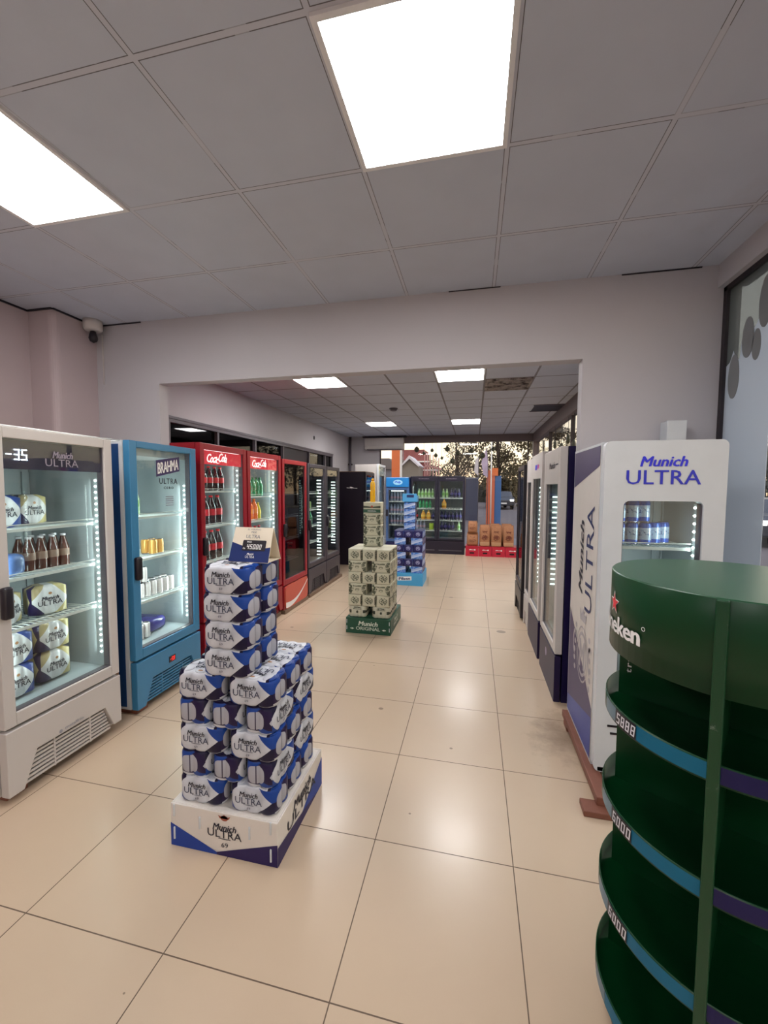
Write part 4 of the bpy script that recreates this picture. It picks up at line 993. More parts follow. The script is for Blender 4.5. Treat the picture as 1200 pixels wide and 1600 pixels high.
# shelves: flat tray with an upright rim, price strips
for i, zt in enumerate((1.009, .735, .461, .188)):
    RS = GR+.004
    mb = MB(); n = 72
    mb.lathe([(RS-.003, zt-.046), (RS, zt-.046), (RS, zt), (RS-.003, zt), (RS-.003, zt-.040), (.02, zt-.040)], n, mi=0)
    sh = obj('shelf', mb, [M_hg], t)
    for j, (a0, a1, m_) in enumerate(((-171, -124.5, mat('teal_strip', S(4, 100, 132), .45, spec=.3)), (-120.6, -60, mat('indigo_strip', S(24, 18, 74), .45, spec=.3)), (-186, -171.4, mat('pale_strip', S(92, 118, 132), .4)))):
        mb = MB(); a0, a1 = math.radians(a0), math.radians(a1); kk = 20
        r = RS+.0015
        for q in range(kk):
            q0, q1 = a0+(a1-a0)*q/kk, a0+(a1-a0)*(q+1)/kk
            mb.add([(r*math.cos(q0), r*math.sin(q0), zt-.041), (r*math.cos(q1), r*math.sin(q1), zt-.041), (r*math.cos(q1), r*math.sin(q1), zt-.003), (r*math.cos(q0), r*math.sin(q0), zt-.003)], [(0, 1, 2, 3)], 0)
        obj('price_strip', mb, [m_], sh)
    if i < 3:
        r = RS+.003; c3 = cyl(r); u0 = r*math.radians(-186+15.5); mb = MB()
        k_ = MB(); poly(k_, [(u0-.004+q*.0133, zt-.042) for q in range(7)] + [(u0-.004+q*.0133, zt-.002) for q in range(6, -1, -1)], c3); pg = obj('price_tag', k_, [M_black], sh)
        seven(mb, ('5888', '6000', '6000')[i], u0, zt-.036, .0185, .028, cyl(r+.0012), 0, t=.2, slant=.1); obj('price_digits', mb, [mat('price_white', S(220, 220, 224), .5)], pg)
# crossed partition panels and foot
mb = MB()
for al in (a_post, a_post+PI/2):
    ca, sa = math.cos(al), math.sin(al); h_ = .0035; R_ = GR-.022
    mb.prism([(-R_*ca+h_*sa, -R_*sa-h_*ca), (R_*ca+h_*sa, R_*sa-h_*ca), (R_*ca-h_*sa, R_*sa+h_*ca), (-R_*ca-h_*sa, -R_*sa+h_*ca)], 'z', .06, GZ-.214)
pp = obj('partition', mb, [M_hg], t)
obj('foot_ring', MB().lathe([(.19, 0), (.24, .0), (.24, .06), (.19, .06)], 48), [M_black], t)
D_ = (math.cos(a_post-PI/2), math.sin(a_post-PI/2)); N_ = (math.cos(a_post)*.005, math.sin(a_post)*.005)
mb = MB(); vs, fs = text_tris('tráye', 0, .02, 1.25)
mb.add([(D_[0]*(.232+v*.020)+N_[0], D_[1]*(.232+v*.020)+N_[1], 1.083+u*.09) for u, v, k in vs], fs, 0)
obj('lettering', mb, [M_inkw], pp)

# ------------------------------------------------------------------ bottles and cans inside the fridges
def bottle_mesh(name, r, h, liquid, label, cap, seg=12, neck=.35):
    mb = MB()
    pr = [(r*.85, 0), (r, .01*h/.25), (r*.97, h*.28), (r, h*.32), (r, h*.54), (r*.96, h*.60), (r*.62, h*.78), (r*neck, h*.90), (r*neck, h*.93), (r*neck*1.15, h*.93), (r*neck*1.15, h)]
    mb.lathe(pr, seg, mis=[0, 0, 0, 1, 0, 0, 0, 0, 2, 2]); return mb.mesh(name, [liquid, label, cap])
def can_mesh(name, r, h, m, seg=16):
    mb = MB(); mb.lathe([(r*.8, 0), (r, .008), (r, h-.014), (r*.82, h-.001), (r*.80, h), (r*.76, h-.004)], seg, mis=[1, 0, 0, 1, 1]); return mb.mesh(name, [m, M_chrome])
def glassy(name, c, rough=.12): return mat(name, c, rough, coat=.6, var=.1)
M_cola = glassy('cola_liquid', S(44, 16, 22)); M_colal = mat('cola_label', S(190, 34, 48), .4); M_redcap = mat('red_cap', S(200, 30, 40), .4)
B_cola = bottle_mesh('cola_bottle', .040, .235, M_cola, M_colal, M_redcap)
B_colab = bottle_mesh('cola_bottle', .048, .285, M_cola, M_colal, M_redcap)
B_green = bottle_mesh('green_bottle', .036, .215, glassy('green_bottle_plastic', S(60, 150, 100)), mat('green_label', S(36, 120, 70), .4), mat('green_cap', S(30, 110, 60), .4))
B_orange = bottle_mesh('orange_bottle', .044, .245, glassy('orange_drink', S(244, 110, 34)), mat('orange_label', S(236, 130, 50), .4), mat('orange_cap_small', S(240, 120, 30), .4))
B_yellow = bottle_mesh('yellow_bottle', .036, .20, glassy('yellow_drink', S(226, 204, 60)), mat('yellow_label', S(230, 200, 50), .4), mat('yellow_cap', S(220, 200, 60), .4))
B_clear = bottle_mesh('clear_bottle', .036, .22, glassy('pale_green_drink', S(168, 200, 150)), mat('lime_label', S(120, 170, 80), .4), mat('pale_cap', S(220, 230, 210), .4))
B_dark = bottle_mesh('dark_bottle', .040, .235, glassy('dark_drink', S(34, 28, 62)), mat('violet_label', S(60, 50, 110), .4), mat('dark_cap', S(60, 60, 90), .4))
B_brown = bottle_mesh('brown_bottle', .031, .195, glassy('brown_beer_glass', S(78, 36, 24)), mat('beer_label', S(136, 110, 96), .5), mat('silver_foil', S(206, 206, 212), .3, .5), neck=.42)
B_grey = bottle_mesh('water_bottle', .036, .22, glassy('water_plastic', S(120, 126, 150)), mat('water_label', S(150, 120, 140), .4), mat('water_cap', S(150, 160, 190), .4))
B_juice = bottle_mesh('juice_bottle', .058, .235, glassy('amber_juice', S(206, 140, 30)), mat('juice_label', S(214, 170, 60), .4), mat('juice_cap', S(210, 190, 60), .4), neck=.3)
def can_print(name, top, bot, body=S(170, 190, 214)):
    m, nt, b = new_mat(name); x, y, z = coords(nt)
    v = z/.122; dg = (v + (x*20).sin()*.06)
    col = mix(nt, v.gt(.78), body, top); col = mix(nt, dg.lt(.22), col, bot); n = noise(nt, 90, 2)
    col = mix(nt, (n.gt(.56))*v.gt(.42)*v.lt(.66), col, S(70, 90, 140)); nt.links.new(col, b.inputs['Base Color'])
    b.inputs['Roughness'].default_value = .25; b.inputs['Metallic'].default_value = .35; return m
C_blue = can_mesh('drink_can', .031, .122, can_print('blue_silver_can', S(40, 80, 160), S(40, 84, 180)), 20)
C_gold = can_mesh('drink_can', .031, .115, mat('gold_can', S(216, 160, 84), .3, .3))
C_white = can_mesh('drink_can', .029, .118, mat('white_red_can', S(214, 206, 206), .3, .2, var=.2, scale=60))
C_greenc = can_mesh('drink_can', .030, .118, mat('green_yellow_can', S(150, 180, 110), .3, .2, var=.4, scale=30))
C_dark = can_mesh('drink_can', .030, .118, mat('dim_can', S(84, 70, 84), .3, .2, var=.4, scale=30))
ORD = ['first', 'second', 'third', 'fourth', 'fifth', 'sixth', 'seventh', 'eighth', 'ninth', 'tenth']
def to_world(root, p):
    c, s = math.cos(root.rotation_euler.z), math.sin(root.rotation_euler.z)
    return (root.location.x + p[0]*c - p[1]*s, root.location.y + p[0]*s + p[1]*c, root.location.z + p[2])
def put(mesh, root, lx, ly, z, label, cat, group, rz=0.0):
    o = obj(mesh.name.split('.')[0], mesh, None, None, to_world(root, (lx, ly, z)), root.rotation_euler.z + rz)
    return tag(o, label, cat, group)
def row(mesh, root, x0, dx, n, ly, z, what, where, cat='bottle', rows=1, dy=.09):
    for r in range(rows):
        for k in range(n):
            lb = f'{what}, {where}, {ORD[k]} from the left' + ('' if rows == 1 else (', front' if r == 0 else ', behind'))
            put(mesh, root, x0+k*dx, ly+r*dy, z, lb, cat, f'{what}s, {where}')
SH = .005
# near white fridge

def putp(kind, root, x, y, z, label, rz=0.0):
    me, tx = PACKS[kind]; o = put(me, root, x, y, z, label, 'drink pack', 'bottle packs in the near white fridge', rz)
    obj('lettering', tx, None, o); return o

putp('dia', t1, .175, .25, 1.365+SH, 'white diamond bottle pack with blue corner, top shelf of the near white fridge')
putp('diag', t1, .375, .33, 1.365+SH, 'white diamond bottle pack with gold corner, top shelf of the near white fridge', .15)
row(B_brown, t1, .315, .066, 4, .23, 1.107+SH, 'brown beer bottle', 'second shelf of the near white fridge', rows=2, dy=.07)
o = obj('crumpled_pack', MB().rbox(-.09, .09, -.06, .06, 0, .12, .035, seg=3), [mat('blue_white_wrap', S(90, 120, 180), .3, var=.6, scale=18)], None, to_world(t1, (.17, .22, 1.107+SH)), .3)
tag(o, 'torn blue and white wrapped pack, second shelf of the near white fridge', 'drink pack', 'bottle packs in the near white fridge')
putp('diag', t1, .17, .25, .836+SH, 'bottle pack on the third shelf of the near white fridge, beside the handle', .5)
putp('diag', t1, .41, .25, .836+SH, 'bottle pack with gold end on the third shelf of the near white fridge', -.3)
zb = .4455
for (x, y, z, kd, lb) in ((.165, .20, .456, 'dia', 'bottle pack on the floor of the near white fridge, below its twin with blue corner'), (.165, .20, .456+.176, 'dia', 'bottle pack with blue corner, upper of the stacked two by the handle'),
                          (.395, .23, .456, 'diag', 'bottle pack with gold corner, lowest in the near white fridge'), (.395, .23, .456+.176, 'diag', 'bottle pack with gold corner, stacked upon its twin in the near white fridge')):
    putp(kd, t1, x, y, z, lb)
# blue fridge
row(C_gold, t2, .40, .064, 2, .20, 1.06+SH, 'gold can', 'second shelf of the blue fridge', 'can', rows=2, dy=.07)
row(C_white, t2, .25, .062, 6, .19, .745+SH, 'white and red can', 'third shelf of the blue fridge', 'can', rows=2, dy=.065)
row(C_white, t2, .22, .062, 2, .19, .745+SH+.119, 'white can atop another', 'third shelf of the blue fridge', 'can')
row(C_white, t2, .15, .062, 3, .17, .4485, 'clear-wrapped can', 'floor of the blue fridge', 'can', rows=2, dy=.065)
o = obj('wrapped_pack', MB().rbox(-.15, .15, -.09, .09, 0, .10, .03, seg=3), [mat('violet_wrap', S(54, 50, 120), .2, var=.6, scale=14)], None, to_world(t2, (.42, .34, .45)), .1); tag(o, 'shiny violet shrink-wrapped pack on the floor of the blue fridge', 'drink pack')
o = put(B_clear, t2, .255, .22, 1.37+SH, 'single clear bottle on the top shelf of the blue fridge', 'bottle', None)
# cola fridge
row(B_cola, t3, .12, .088, 6, .20, 1.55+SH, 'small cola bottle', 'top shelf of the first red fridge')
row(B_colab, t3, .13, .102, 5, .22, 1.22+SH, 'large cola bottle', 'second shelf of the first red fridge')
row(B_colab, t3, .13, .102, 5, .22, .88+SH, 'large cola bottle', 'third shelf of the first red fridge')
row(B_colab, t3, .13, .102, 5, .22, .58+SH, 'large cola bottle', 'fourth shelf of the first red fridge')
# second red fridge
row(B_green, t4, .20, .078, 6, .20, 1.485+SH, 'green soda bottle', 'top shelf of the second red fridge')
row(B_green, t4, .18, .078, 2, .20, 1.205+SH, 'green soda bottle', 'second shelf of the second red fridge')
row(B_orange, t4, .36, .094, 2, .20, 1.205+SH, 'bright orange soda bottle', 'second shelf of the second red fridge')
row(B_yellow, t4, .54, .076, 1, .20, 1.205+SH, 'yellow drink bottle', 'second shelf of the second red fridge')
row(B_cola, t4, .20, .09, 5, .20, .90+SH, 'dark soda bottle', 'third shelf of the second red fridge')
row(C_dark, t5, .12, .07, 6, .20, 1.20+SH, 'dim drink can', 'second shelf of the unlit red fridge', 'can')
row(B_dark, t5, .12, .09, 5, .20, .90+SH, 'dark bottle', 'third shelf of the unlit red fridge')
row(B_dark, t5, .12, .09, 3, .20, .62+SH, 'dark bottle', 'lowest shelf of the unlit red fridge')
row(C_greenc, t6, .30, .07, 4, .20, 1.25+SH, 'green and yellow can', 'second shelf of the nearer charcoal fridge', 'can')
row(B_green, t6, .30, .08, 4, .20, 1.0+SH, 'green bottle', 'third shelf of the nearer charcoal fridge')
row(C_white, t7, .25, .07, 5, .20, 1.0+SH, 'white can', 'third shelf of the farthest charcoal fridge', 'can')
# far fridges
row(B_grey, t10, .10, .078, 5, .18, 1.25+SH, 'pale bottle', 'top shelf of the blue-headed fridge')
row(B_grey, t10, .10, .078, 5, .18, .95+SH, 'pale bottle', 'middle shelf of the blue-headed fridge')
row(B_grey, t10, .10, .078, 5, .18, .68+SH, 'pale bottle', 'lower shelf of the blue-headed fridge')
row(B_clear, t11, .19, .082, 5, .18, 1.34+SH, 'pale lime bottle', 'top shelf, left door of the two-door fridge')
row(B_green, t11, .22, .08, 4, .18, 1.08+SH, 'green bottle', 'second shelf, left door of the two-door fridge')
row(B_juice, t11, .30, .125, 2, .18, .80+SH, 'amber juice bottle', 'third shelf, left door of the two-door fridge')
row(B_cola, t11, .13, .085, 1, .18, .80+SH, 'dark red bottle', 'third shelf, left door of the two-door fridge')
row(B_dark, t11, .535, .085, 1, .18, .80+SH, 'dark bottle', 'third shelf, left door of the two-door fridge')
row(B_grey, t11, .16, .082, 3, .18, .55+SH, 'grey bottle', 'lowest shelf, left door of the two-door fridge')
o = obj('juice_carton', MB().rbox(-.05, .05, -.035, .035, 0, .17, .004), [mat('lime_carton', S(170, 200, 50), .4)], None, to_world(t11, (.50, .18, .55+SH))); tag(o, 'lime green carton on the lowest shelf of the two-door fridge', 'carton')
row(B_clear, t11, .78, .085, 2, .18, 1.34+SH, 'pale lime bottle', 'top shelf, right door of the two-door fridge')
row(B_dark, t11, .98, .085, 3, .18, 1.34+SH, 'dark blue bottle', 'top shelf, right door of the two-door fridge')
row(B_juice, t11, .80, .125, 1, .18, 1.08+SH, 'amber juice bottle', 'second shelf, right door of the two-door fridge')
row(B_dark, t11, .75, .088, 6, .18, .80+SH, 'dark bottle', 'third shelf, right door of the two-door fridge')
row(B_dark, t11, .75, .088, 4, .18, .55+SH, 'dark bottle', 'lowest shelf, right door of the two-door fridge')
row(B_clear, t11, 1.16, .088, 1, .18, .55+SH, 'pale green bottle', 'lowest shelf, right door of the two-door fridge')
# right white fridge: two rows of cans
for k in range(6):
    put(C_blue, t0, .075+k*.0640, .185 + (0 if k < 4 else .05*(k-3)), 1.283+SH, f'blue and silver can, lower row in the wordmark fridge, {ORD[k]}', 'can', 'cans in the wordmark fridge', rz=k*.3)
for k in range(4):
    put(C_blue, t0, .075+k*.0640, .185 + (0 if k < 3 else .03), 1.283+SH+.123, f'blue and silver can, upper row in the wordmark fridge, {ORD[k]}', 'can', 'cans in the wordmark fridge', rz=k*.4)
row(C_dark, t0, .12, .066, 5, .19, 1.0+SH, 'blue-topped can', 'second shelf of the wordmark fridge', 'can')

# ------------------------------------------------------------------ crates and paper sacks by the far window
M_crate = mat('red_crate_plastic', S(190, 24, 54), .45)
for k in range(4):
    x = -.172 + .298*k
    t = thing('plastic_crate', 'red plastic crate with small white mark, ' + ('next to the two-door fridge', 'second from the two-door fridge', 'third from the two-door fridge', 'farthest from the two-door fridge')[k], 'crate', (x+.145, 9.62, 0), 0, 'red crates by the far window')
    mb = MB(); w_ = .145; t_ = .012
    mb.box(-w_, w_, 0, t_, 0, .055); mb.box(-w_, w_, 0, t_, .095, .235); mb.box(-w_, -.05, 0, t_, .055, .095); mb.box(.05, w_, 0, t_, .055, .095)
    mb.box(-w_, -w_+t_, t_, .38, 0, .235); mb.box(w_-t_, w_, t_, .38, 0, .235); mb.box(-w_, w_, .38, .38+t_, 0, .235); mb.box(-w_+t_, w_-t_, t_, .38, 0, .01); mb.box(-w_+t_, w_-t_, t_, .38, .215, .232)
    mb.box(-w_-.004, w_+.004, -.004, .0, .222, .235)
    obj('shell', mb, [M_crate], t)
    mb = MB(); poly(mb, [(-.065, .142), (.05, .145), (.052, .156), (.0, .153), (-.03, .162), (-.066, .154)], front(-.002)); disc(mb, .065, .150, .016, .016, front(-.002)); obj('lettering', mb, [M_inkw], t)
    obj('grip_hole', MB().box(-.05, .05, .014, .018, .055, .095), [M_black], t)
def sack_mat():
    m, nt, b = new_mat('kraft_paper_sack'); x, y, z = coords(nt)
    n = noise(nt, 30, 4); e = ((x*x*60 + (z-.20)*(z-.20)*90).lt(.36))*(noise(nt, 42, 3).gt(.5)); ts = z.gt(.30)*z.lt(.36)*x.abs().lt(.06)*noise(nt, 60, 2).gt(.5)
    col = mix(nt, n, S(176, 124, 88), S(150, 98, 66)); col = mix(nt, e.mx(ts)*.75, col, S(96, 44, 34)); nt.links.new(col, b.inputs['Base Color']); b.inputs['Roughness'].default_value = .8; return m
def sack_mesh(seed):
    rn = random.Random(seed); bm = bmesh.new(); bmesh.ops.create_cube(bm, size=1); bmesh.ops.subdivide_edges(bm, edges=bm.edges[:], cuts=5, use_grid_fill=True)
    for v in bm.verts:
        x, y, z = v.co; h = z+.5
        wx = .118*(1-.06*abs(h-.4)) * (1 if h < .82 else 1-.10*(h-.82)/.18); wy = .085*(1 if h < .55 else max(.12, 1-(h-.55)*1.85))
        bul = math.sin(min(1, h*1.1)*PI)*.10
        r = (1-.12*(abs(x*2)**4)*(abs(y*2)**4))
        v.co = (x*2*wx*(1+bul*(1-abs(x*2)))*r + rn.uniform(-.003, .003), y*2*wy*(1+bul*.8)*r + rn.uniform(-.004, .004), h*.485 + rn.uniform(-.003, .003)*(0 if h < .05 else 1))
    mb = MB(); mb._bm(bm, 0, True); return mb
M_sack = sack_mat()
for k, (x, y, lb) in enumerate(((-.02, 9.76, 'brown paper sack of charcoal, slumped beside the two-door fridge'), (.255, 9.74, 'brown paper sack with a folded flat top, second along the crates'), (.52, 9.74, 'brown paper sack standing third along the crates'),
                                (.79, 9.74, 'brown paper sack standing last along the crates'), (.49, 9.95, 'brown paper sack mostly hidden behind the third sack'), (.76, 9.95, 'brown paper sack mostly hidden behind the last sack'))):
    t = obj('paper_sack', sack_mesh(k), [M_sack], None, (x, y, .2365), (0, .05, -.04, .02, .1, -.1)[k]); tag(t, lb, 'sack', 'charcoal sacks on the red crates')
    if k == 0: t.scale = (1.12, 1, .62)
    if k > 3: t.scale = (1, .9, 1.03)

    fold = obj('folded_top', MB().rbox(-.112, .112, -.012, .012, .462, .498, .005), [mat('kraft_fold', S(158, 108, 76), .8)], t)
    if k in (1, 2, 3):
        base = obj('printed_base', MB().rbox(-.108, .108, -.094, -.082, .01, .10, .004), [mat('pale_kraft', S(182, 140, 104), .8)], t)
        mb = MB(); fa = front(-.0975); 
        for q in range(4): poly(mb, [(-.06+q*.025, .18), (-.045+q*.028, .18), (-.02+q*.022, .27-q*.012), (-.035+q*.022, .26)], fa)
        poly(mb, [(-.05, .33), (.05, .335), (.052, .350), (-.05, .346)], front(-.098)); obj('print', mb, [mat('brown_ink', S(104, 44, 30), .6)], t)
t = obj('paper_sack', sack_mesh(9), [M_sack], None, (-.02, 9.76, .2365+.306), 0); t.scale = (.92, .8, .55); tag(t, 'upright brown sack top standing on the slumped sack', 'sack', 'charcoal sacks on the red crates')
o = obj('dark_sack', sack_mesh(12), [mat('dark_sack', S(70, 52, 50), .8, var=.4, scale=20)], None, (1.16, 9.95, 0.0), .1); o.scale = (1.2, 1.2, 1.55); tag(o, 'dark printed sack on the floor between crates and right wall', 'sack')

# hanging baubles behind the far window
M_bauble = mat('dark_green_bauble', S(72, 74, 58), .45)
for k, (x, z, r) in enumerate(((-1.52, 2.60, .055), (-1.11, 2.575, .035), (-.71, 2.60, .052), (-.44, 2.50, .05), (-.57, 2.29, .055), (-1.01, 2.44, .04), (-.85, 2.37, .03), (-1.33, 2.50, .032), (-.1, 2.55, .045), (.2, 2.42, .05), (.45, 2.58, .04))):
    t = thing('christmas_bauble', 'dark bauble on a string at the far window, ' + ('nearest the air conditioner', 'small one right of the shed', 'large teardrop in the middle', 'round one above the fridge doors', 'lowest of the larger ones', 'low one by the pink frame', 'smallest of them all', 'small one above the shed roof', 'above the two-door fridge edge', 'left of the banners', 'beside the white flagpole')[k],
              'christmas ornament', (x, 10.84, z), 0, 'baubles hanging at the far window'); r *= 1.3
    obj('ball', MB().lathe([(.004, -r), (r*.7, -r*.72), (r, 0), (r*.8, r*.6), (r*.35, r*1.0), (.006, r*1.35)], 14), [M_bauble], t); obj('string', MB().tube([(0, 0, r*1.3), (0, 0, 2.79-z)], .003), [M_black], t)
for k, (y, z) in enumerate(((5.6, 2.40), (6.0, 2.30), (6.35, 2.42), (6.7, 2.25), (7.1, 2.38), (7.6, 2.3), (8.2, 2.4))):
    t = thing('christmas_bauble', 'dark pendant hanging at the right-hand glass wall, ' + ('nearest the header wall', 'second from the header wall', 'third from the header wall', 'fourth from the header wall', 'fifth from the header wall', 'sixth from the header wall', 'farthest of the seven')[k], 'christmas ornament', (1.465, y, z), 0, 'pendants at the right glass wall')
    obj('ball', MB().lathe([(.004, -.07), (.03, -.04), (.028, .05), (.006, .09)], 10), [M_bauble], t); obj('string', MB().tube([(0, 0, .08), (0, 0, 2.74-z)], .003), [M_black], t)

# ------------------------------------------------------------------ outdoors
M_asph = mat('asphalt', S(104, 94, 98), .8, var=.25, scale=.6)
o = struct('ground', MB().box(-60, 60, -10, 90, -.30, -.14), M_asph)
o = struct('kerb', MB().box(3.2, 12, 30.2, 30.5, -.14, .02), mat('pale_concrete', S(150, 140, 132), .8)); o['kind'] = 'structure'
struct('terrace', MB().box(-3.6, 4.0, 11.0, 13.5, -.14, -.02), mat('terrace_concrete', S(110, 104, 112), .7))
M_or = mat('orange_paint', S(226, 118, 64), .5); M_sb = mat('blue_paint', S(64, 104, 160), .5)
t = thing('orange_column', 'wide orange column outside, under the air conditioner', 'column', (-3.05, 16, -.14)); obj('shaft', MB().box(-.165, .165, -.165, .165, 0, 5), [M_or], t); obj('white_edge', MB().box(.165, .20, -.165, .165, 0, 5), [M_inkw], t)
t = thing('sign_post', 'orange and blue sign post standing outside behind the sacks', 'sign post', (.82, 20, -.14))
obj('orange_face', MB().box(-.25, .12, -.1, .1, 0, 2.56), [mat('salmon_paint', S(206, 106, 74), .5)], t); obj('orange_cap', MB().box(-.02, .26, -.14, .1, 2.3, 2.66), [M_or], t); obj('blue_side', MB().box(.13, .42, -.05, .1, 0, 2.3), [M_sb], t); obj('flagpole', MB().tube([(-.04, -.12, 0), (-.06, -.12, 4.3)], .03), [M_inkw], t)
t = thing('banner_flag', 'white and violet feather banner outside beside the orange sign post', 'flag', (.42, 19.6, -.14))
mb = MB(); mb.tube([(.20, 0, 0), (.18, 0, 3.0), (.10, 0, 3.6)], .015); obj('pole', mb, [M_grey], t)
mb = MB(); mb.prism([(.18, 2.2), (-.02, 2.35), (-.12, 2.9), (-.02, 3.25), (.10, 3.6), (.17, 3.2)], 'y', -.006, .006); obj('cloth', mb, [mat('banner_cloth', S(186, 170, 196), .7, var=.3, scale=3)], t)
t = thing('banner_flag', 'small white banner outside, left of the violet banner', 'flag', (.10, 19.9, -.14))
obj('pole', MB().tube([(.08, 0, 0), (.08, 0, 3.2)], .015), [M_grey], t); obj('cloth', MB().prism([(.07, 2.3), (-.12, 2.5), (-.08, 3.05), (.06, 3.2)], 'y', -.006, .006), [mat('white_banner', S(214, 208, 214), .7)], t)
t = thing('blue_wall', 'low grey-blue wall outside behind the two-door fridge', 'wall', (-.9, 22, -.14)); obj('panel', MB().box(-3.0, 1.1, 0, .2, 0, 2.2), [mat('grey_blue_wall', S(62, 68, 92), .7, var=.15, scale=2)], t); obj('coping', MB().box(-3.05, 1.15, -.05, .25, 2.2, 2.27), [mat('coping_grey', S(120, 124, 140), .7)], t)
t = thing('shed', 'small grey shed with a white gable roof, seen through the far window', 'building', (-3.85, 24, -.14))
obj('walls', MB().prism([(-.7, 0), (.62, 0), (.62, 2.95), (.1, 3.35), (-.7, 3.35)], 'y', 0, 2), [mat('shed_wall', S(132, 124, 116), .7)], t); obj('roof', MB().prism([(-.75, 2.75), (-.62, 2.78), (.06, 3.62), (.68, 3.02), (.62, 2.95), (.08, 3.42), (-.70, 2.70)], 'y', -.2, 2.2), [mat('white_roof', S(220, 214, 222), .6)], t)
t = thing('grey_house', 'low grey-blue house left of the orange column', 'building', (-6.6, 26, -.14)); obj('walls', MB().box(-1.6, 1.5, 0, 4, 0, 3.0), [mat('house_wall', S(126, 126, 140), .7)], t); obj('roof', MB().prism([(-1.8, 2.9), (1.7, 2.9), (1.2, 3.6), (-1.3, 3.6)], 'y', -.2, 4.2), [mat('house_roof', S(112, 104, 104), .7)], t)
t = thing('pink_steel_frame', 'pale pink steel billboard frame between the shed and the trees', 'frame', (-3.15, 26, -.14)); mb = MB()
for k in range(6): mb.box(.18*k*1.0, .18*k+.05, 0, .05, 2.6-.06*k if k else 0, 4.1-.10*k)
mb.add([(0, 0, 3.10), (1.1, 0, 2.85), (1.1, 0, 2.95), (0, 0, 3.20), (0, .05, 3.10), (1.1, .05, 2.85), (1.1, .05, 2.95), (0, .05, 3.20)], [(0, 1, 2, 3), (4, 5, 6, 7), (0, 1, 5, 4), (2, 3, 7, 6)])
obj('bars', mb, [mat('pink_steel', S(214, 160, 156), .6)], t)
t = thing('red_building', 'dull red building with white ledges behind the shed', 'building', (-5.0, 32, -.14)); obj('walls', MB().box(-1.4, 1.1, 0, 4, 0, 4.7), [mat('brick_red', S(150, 88, 88), .8, var=.2, scale=3)], t)
mb = MB(); mb.box(-1.4, 1.5, -.3, 0, 3.7, 3.8); mb.box(-1.4, 2.2, -.3, 0, 3.05, 3.12); obj('ledges', mb, [M_inkw], t)
def car(label, x, y, rz, col):
    t = thing('car', label, 'car', (x, y, -.14), rz)
    pr = [(-2.1, .35), (-2.15, .75), (-1.9, .95), (-1.3, 1.02), (-.8, 1.42), (.7, 1.46), (1.35, 1.05), (2.0, .95), (2.15, .70), (2.1, .32), (1.75, .30), (1.6, .55), (1.2, .55), (1.05, .30), (-1.05, .30), (-1.2, .55), (-1.6, .55), (-1.75, .30)]
    obj('body', MB().prism(pr, 'x', -.85, .85), [mat('car_paint_'+('grey' if col[0] < .2 else 'pale'), col, .3, .3)], t, bevel=.04)
    obj('windscreen', MB().prism([(-1.22, 1.04), (-.80, 1.38), (-.78, 1.40), (-1.18, 1.06)], 'x', -.74, .74), [M_black], t); obj('rear_window', MB().prism([(.78, 1.40), (1.28, 1.08), (1.30, 1.10), (.82, 1.43)], 'x', -.74, .74), [M_black], t)
    mb = MB()
    for s_ in (-.856, .85): mb.box(s_, s_+.006, -.70, .70, 1.04, 1.34)
    obj('side_windows', mb, [M_black], t)
    for yy in (-1.4, 1.4):
        for s_ in (-1, 1):
            mb = MB(); mb.prism([(yy+.31*math.cos(k*PI/10), .31+.31*math.sin(k*PI/10)) for k in range(20)], 'x', s_*.68, s_*.87); wh = obj('wheel', mb, [mat('tyre', S(26, 24, 26), .8)], t)
            obj('hubcap', MB().prism([(yy+.17*math.cos(k*PI/8), .31+.17*math.sin(k*PI/8)) for k in range(16)], 'x', s_*.86, s_*.885), [M_chrome], wh)
    for s_ in (-1, 1):
        obj('headlight', MB().box(s_*.62-.14, s_*.62+.14, -2.17, -2.05, .68, .82), [emit('headlight', (1, .97, .9), 4.0, False)], t); obj('tail_light', MB().box(s_*.68-.1, s_*.68+.1, 2.08, 2.17, .72, .88), [mat('tail_red', S(120, 20, 24), .3)], t)
    obj('number_plate', MB().box(-.22, .22, -2.18, -2.14, .45, .56), [M_inkw], t)
    return t
car('dark grey car on the road seen through the far window', 2.05, 35.5, .12, S(84, 84, 92))
car('pale car with lit headlights farther right on the road', 7.4, 33, .5, S(150, 150, 156))
car('car with a lit headlight on the street beyond the frosted film', 9.2, 15.9, -.75, S(88, 88, 96))
def leaf_mat(name, c):
    m, nt, b = new_mat(name); n = noise(nt, .9, 3); nt.links.new(mix(nt, n, tuple(q*.6 for q in c), tuple(q*1.5 for q in c)), b.inputs['Base Color']); b.inputs['Roughness'].default_value = .7; return m
LM = [leaf_mat('olive_leaves', S(92, 82, 58)), leaf_mat('brown_green_leaves', S(84, 74, 58)), leaf_mat('dark_leaves', S(60, 60, 52))]
M_bark = mat('bark', S(66, 54, 48), .9)
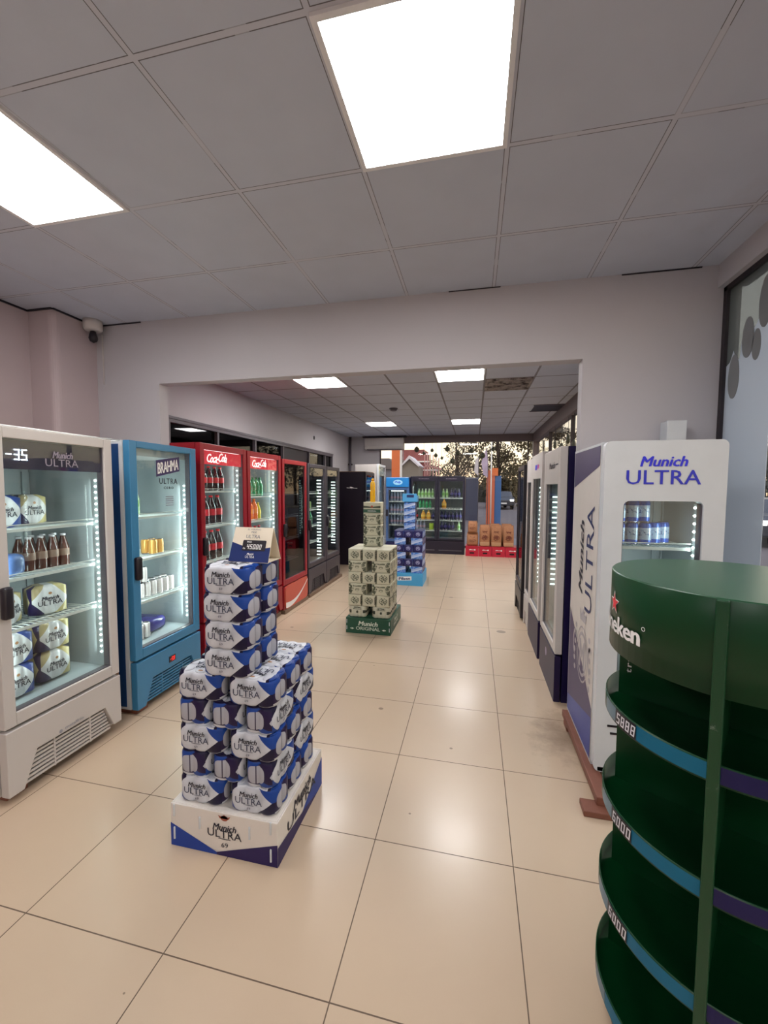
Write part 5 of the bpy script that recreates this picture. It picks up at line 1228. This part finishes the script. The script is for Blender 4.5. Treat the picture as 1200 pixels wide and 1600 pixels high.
def tree(label, x, y, h, r, kind, seed, dens=1.0, low=.35):
    rn = random.Random(seed); t = thing('tree', label, 'tree', (x, y, -.14), 0, 'trees beyond the street'); mb = MB()
    mb.tube([(0, 0, 0), (.1, 0, h*.35), (-.1, .1, h*.7)], .16, 8)
    for k in range(6):
        a = rn.uniform(0, 6.28); mb.tube([(0, 0, h*(.3+.06*k)), (r*.7*math.cos(a), r*.7*math.sin(a), h*(.55+.06*k))], .05, 5)
    obj('trunk', mb, [M_bark], t); cr_ = MB()
    blobs = [(rn.uniform(-.75, .75)*r, rn.uniform(-.6, .6)*r, h*rn.uniform(low+.05, .92), rn.uniform(.30, .52)*r) for _ in range(16)]
    for k in range(int(3400*dens)):
        bx_, by_, bz_, br_ = rn.choice(blobs); v = Vector((rn.gauss(0, 1), rn.gauss(0, 1), rn.gauss(0, 1))).normalized()*br_*rn.uniform(.55, 1.05)
        c = Vector((bx_, by_, bz_))+v; s_ = rn.uniform(.07, .15)*r/2.6; e = Euler((rn.uniform(0, 3), rn.uniform(0, 3), rn.uniform(0, 3))).to_matrix()
        cr_.add([c+e@Vector(q) for q in ((-s_, 0, 0), (0, -s_*.6, 0), (s_, 0, 0), (0, s_*.6, .02))], [(0, 1, 2, 3)])
    obj('crown', cr_, [LM[kind]], t)
for a in (('bushy olive tree behind the orange sign post', 2.2, 41, 9.5, 3.1, 0, 1, 2.4, .08), ('thin brownish tree with sky showing through, above the two-door fridge', -1.5, 37, 6.6, 1.7, 1, 2, .45, .35), ('dark tree behind the pink frame', -5.2, 42, 4.6, 2.0, 2, 3, .8, .1),
          ('tall olive tree right of the dark car', 7.0, 45, 9.5, 3.4, 0, 4, 2.0, .05), ('dark tree left of the orange column', -13.5, 38, 6.5, 3.2, 2, 5, .8, .1), ('low brown-green tree in the far middle', -2.5, 58, 6.0, 3.2, 1, 6, .7, .1),
          ('dark tree at the street corner on the right', 12.0, 36, 7, 2.6, 2, 7, 1.0, .15), ('bushy tree beyond the right glass wall', 12.5, 24, 4.4, 2.8, 2, 8, .8, .1), ('low dark tree seen beside the frosted film', 20.5, 28, 5.0, 3.0, 2, 9, 1.0, .05), ('second low dark tree beside the frosted film', 24, 40, 6.0, 4.0, 2, 10, 1.0, .05),
          ('olive tree far right of the road', 14.0, 60, 9, 4.2, 0, 12, 1.0, .1)):
    tree(*a)
t = thing('hedge', 'dark clipped hedge along the far side of the road', 'hedge', (0, 50, -.14)); mb = MB(); rn = random.Random(4)
for k in range(2600):
    c = Vector((rn.uniform(-14, 16), rn.uniform(-1, 1), rn.uniform(0, 2.2))); s_ = rn.uniform(.12, .26); e = Euler((rn.uniform(0, 3), rn.uniform(0, 3), rn.uniform(0, 3))).to_matrix()
    mb.add([c+e@Vector(q) for q in ((-s_, 0, 0), (0, -s_*.6, 0), (s_, 0, 0), (0, s_*.6, .02))], [(0, 1, 2, 3)])
mb.box(-14, 16, -.4, .4, 0, 1.9); obj('leaves', mb, [LM[2]], t)
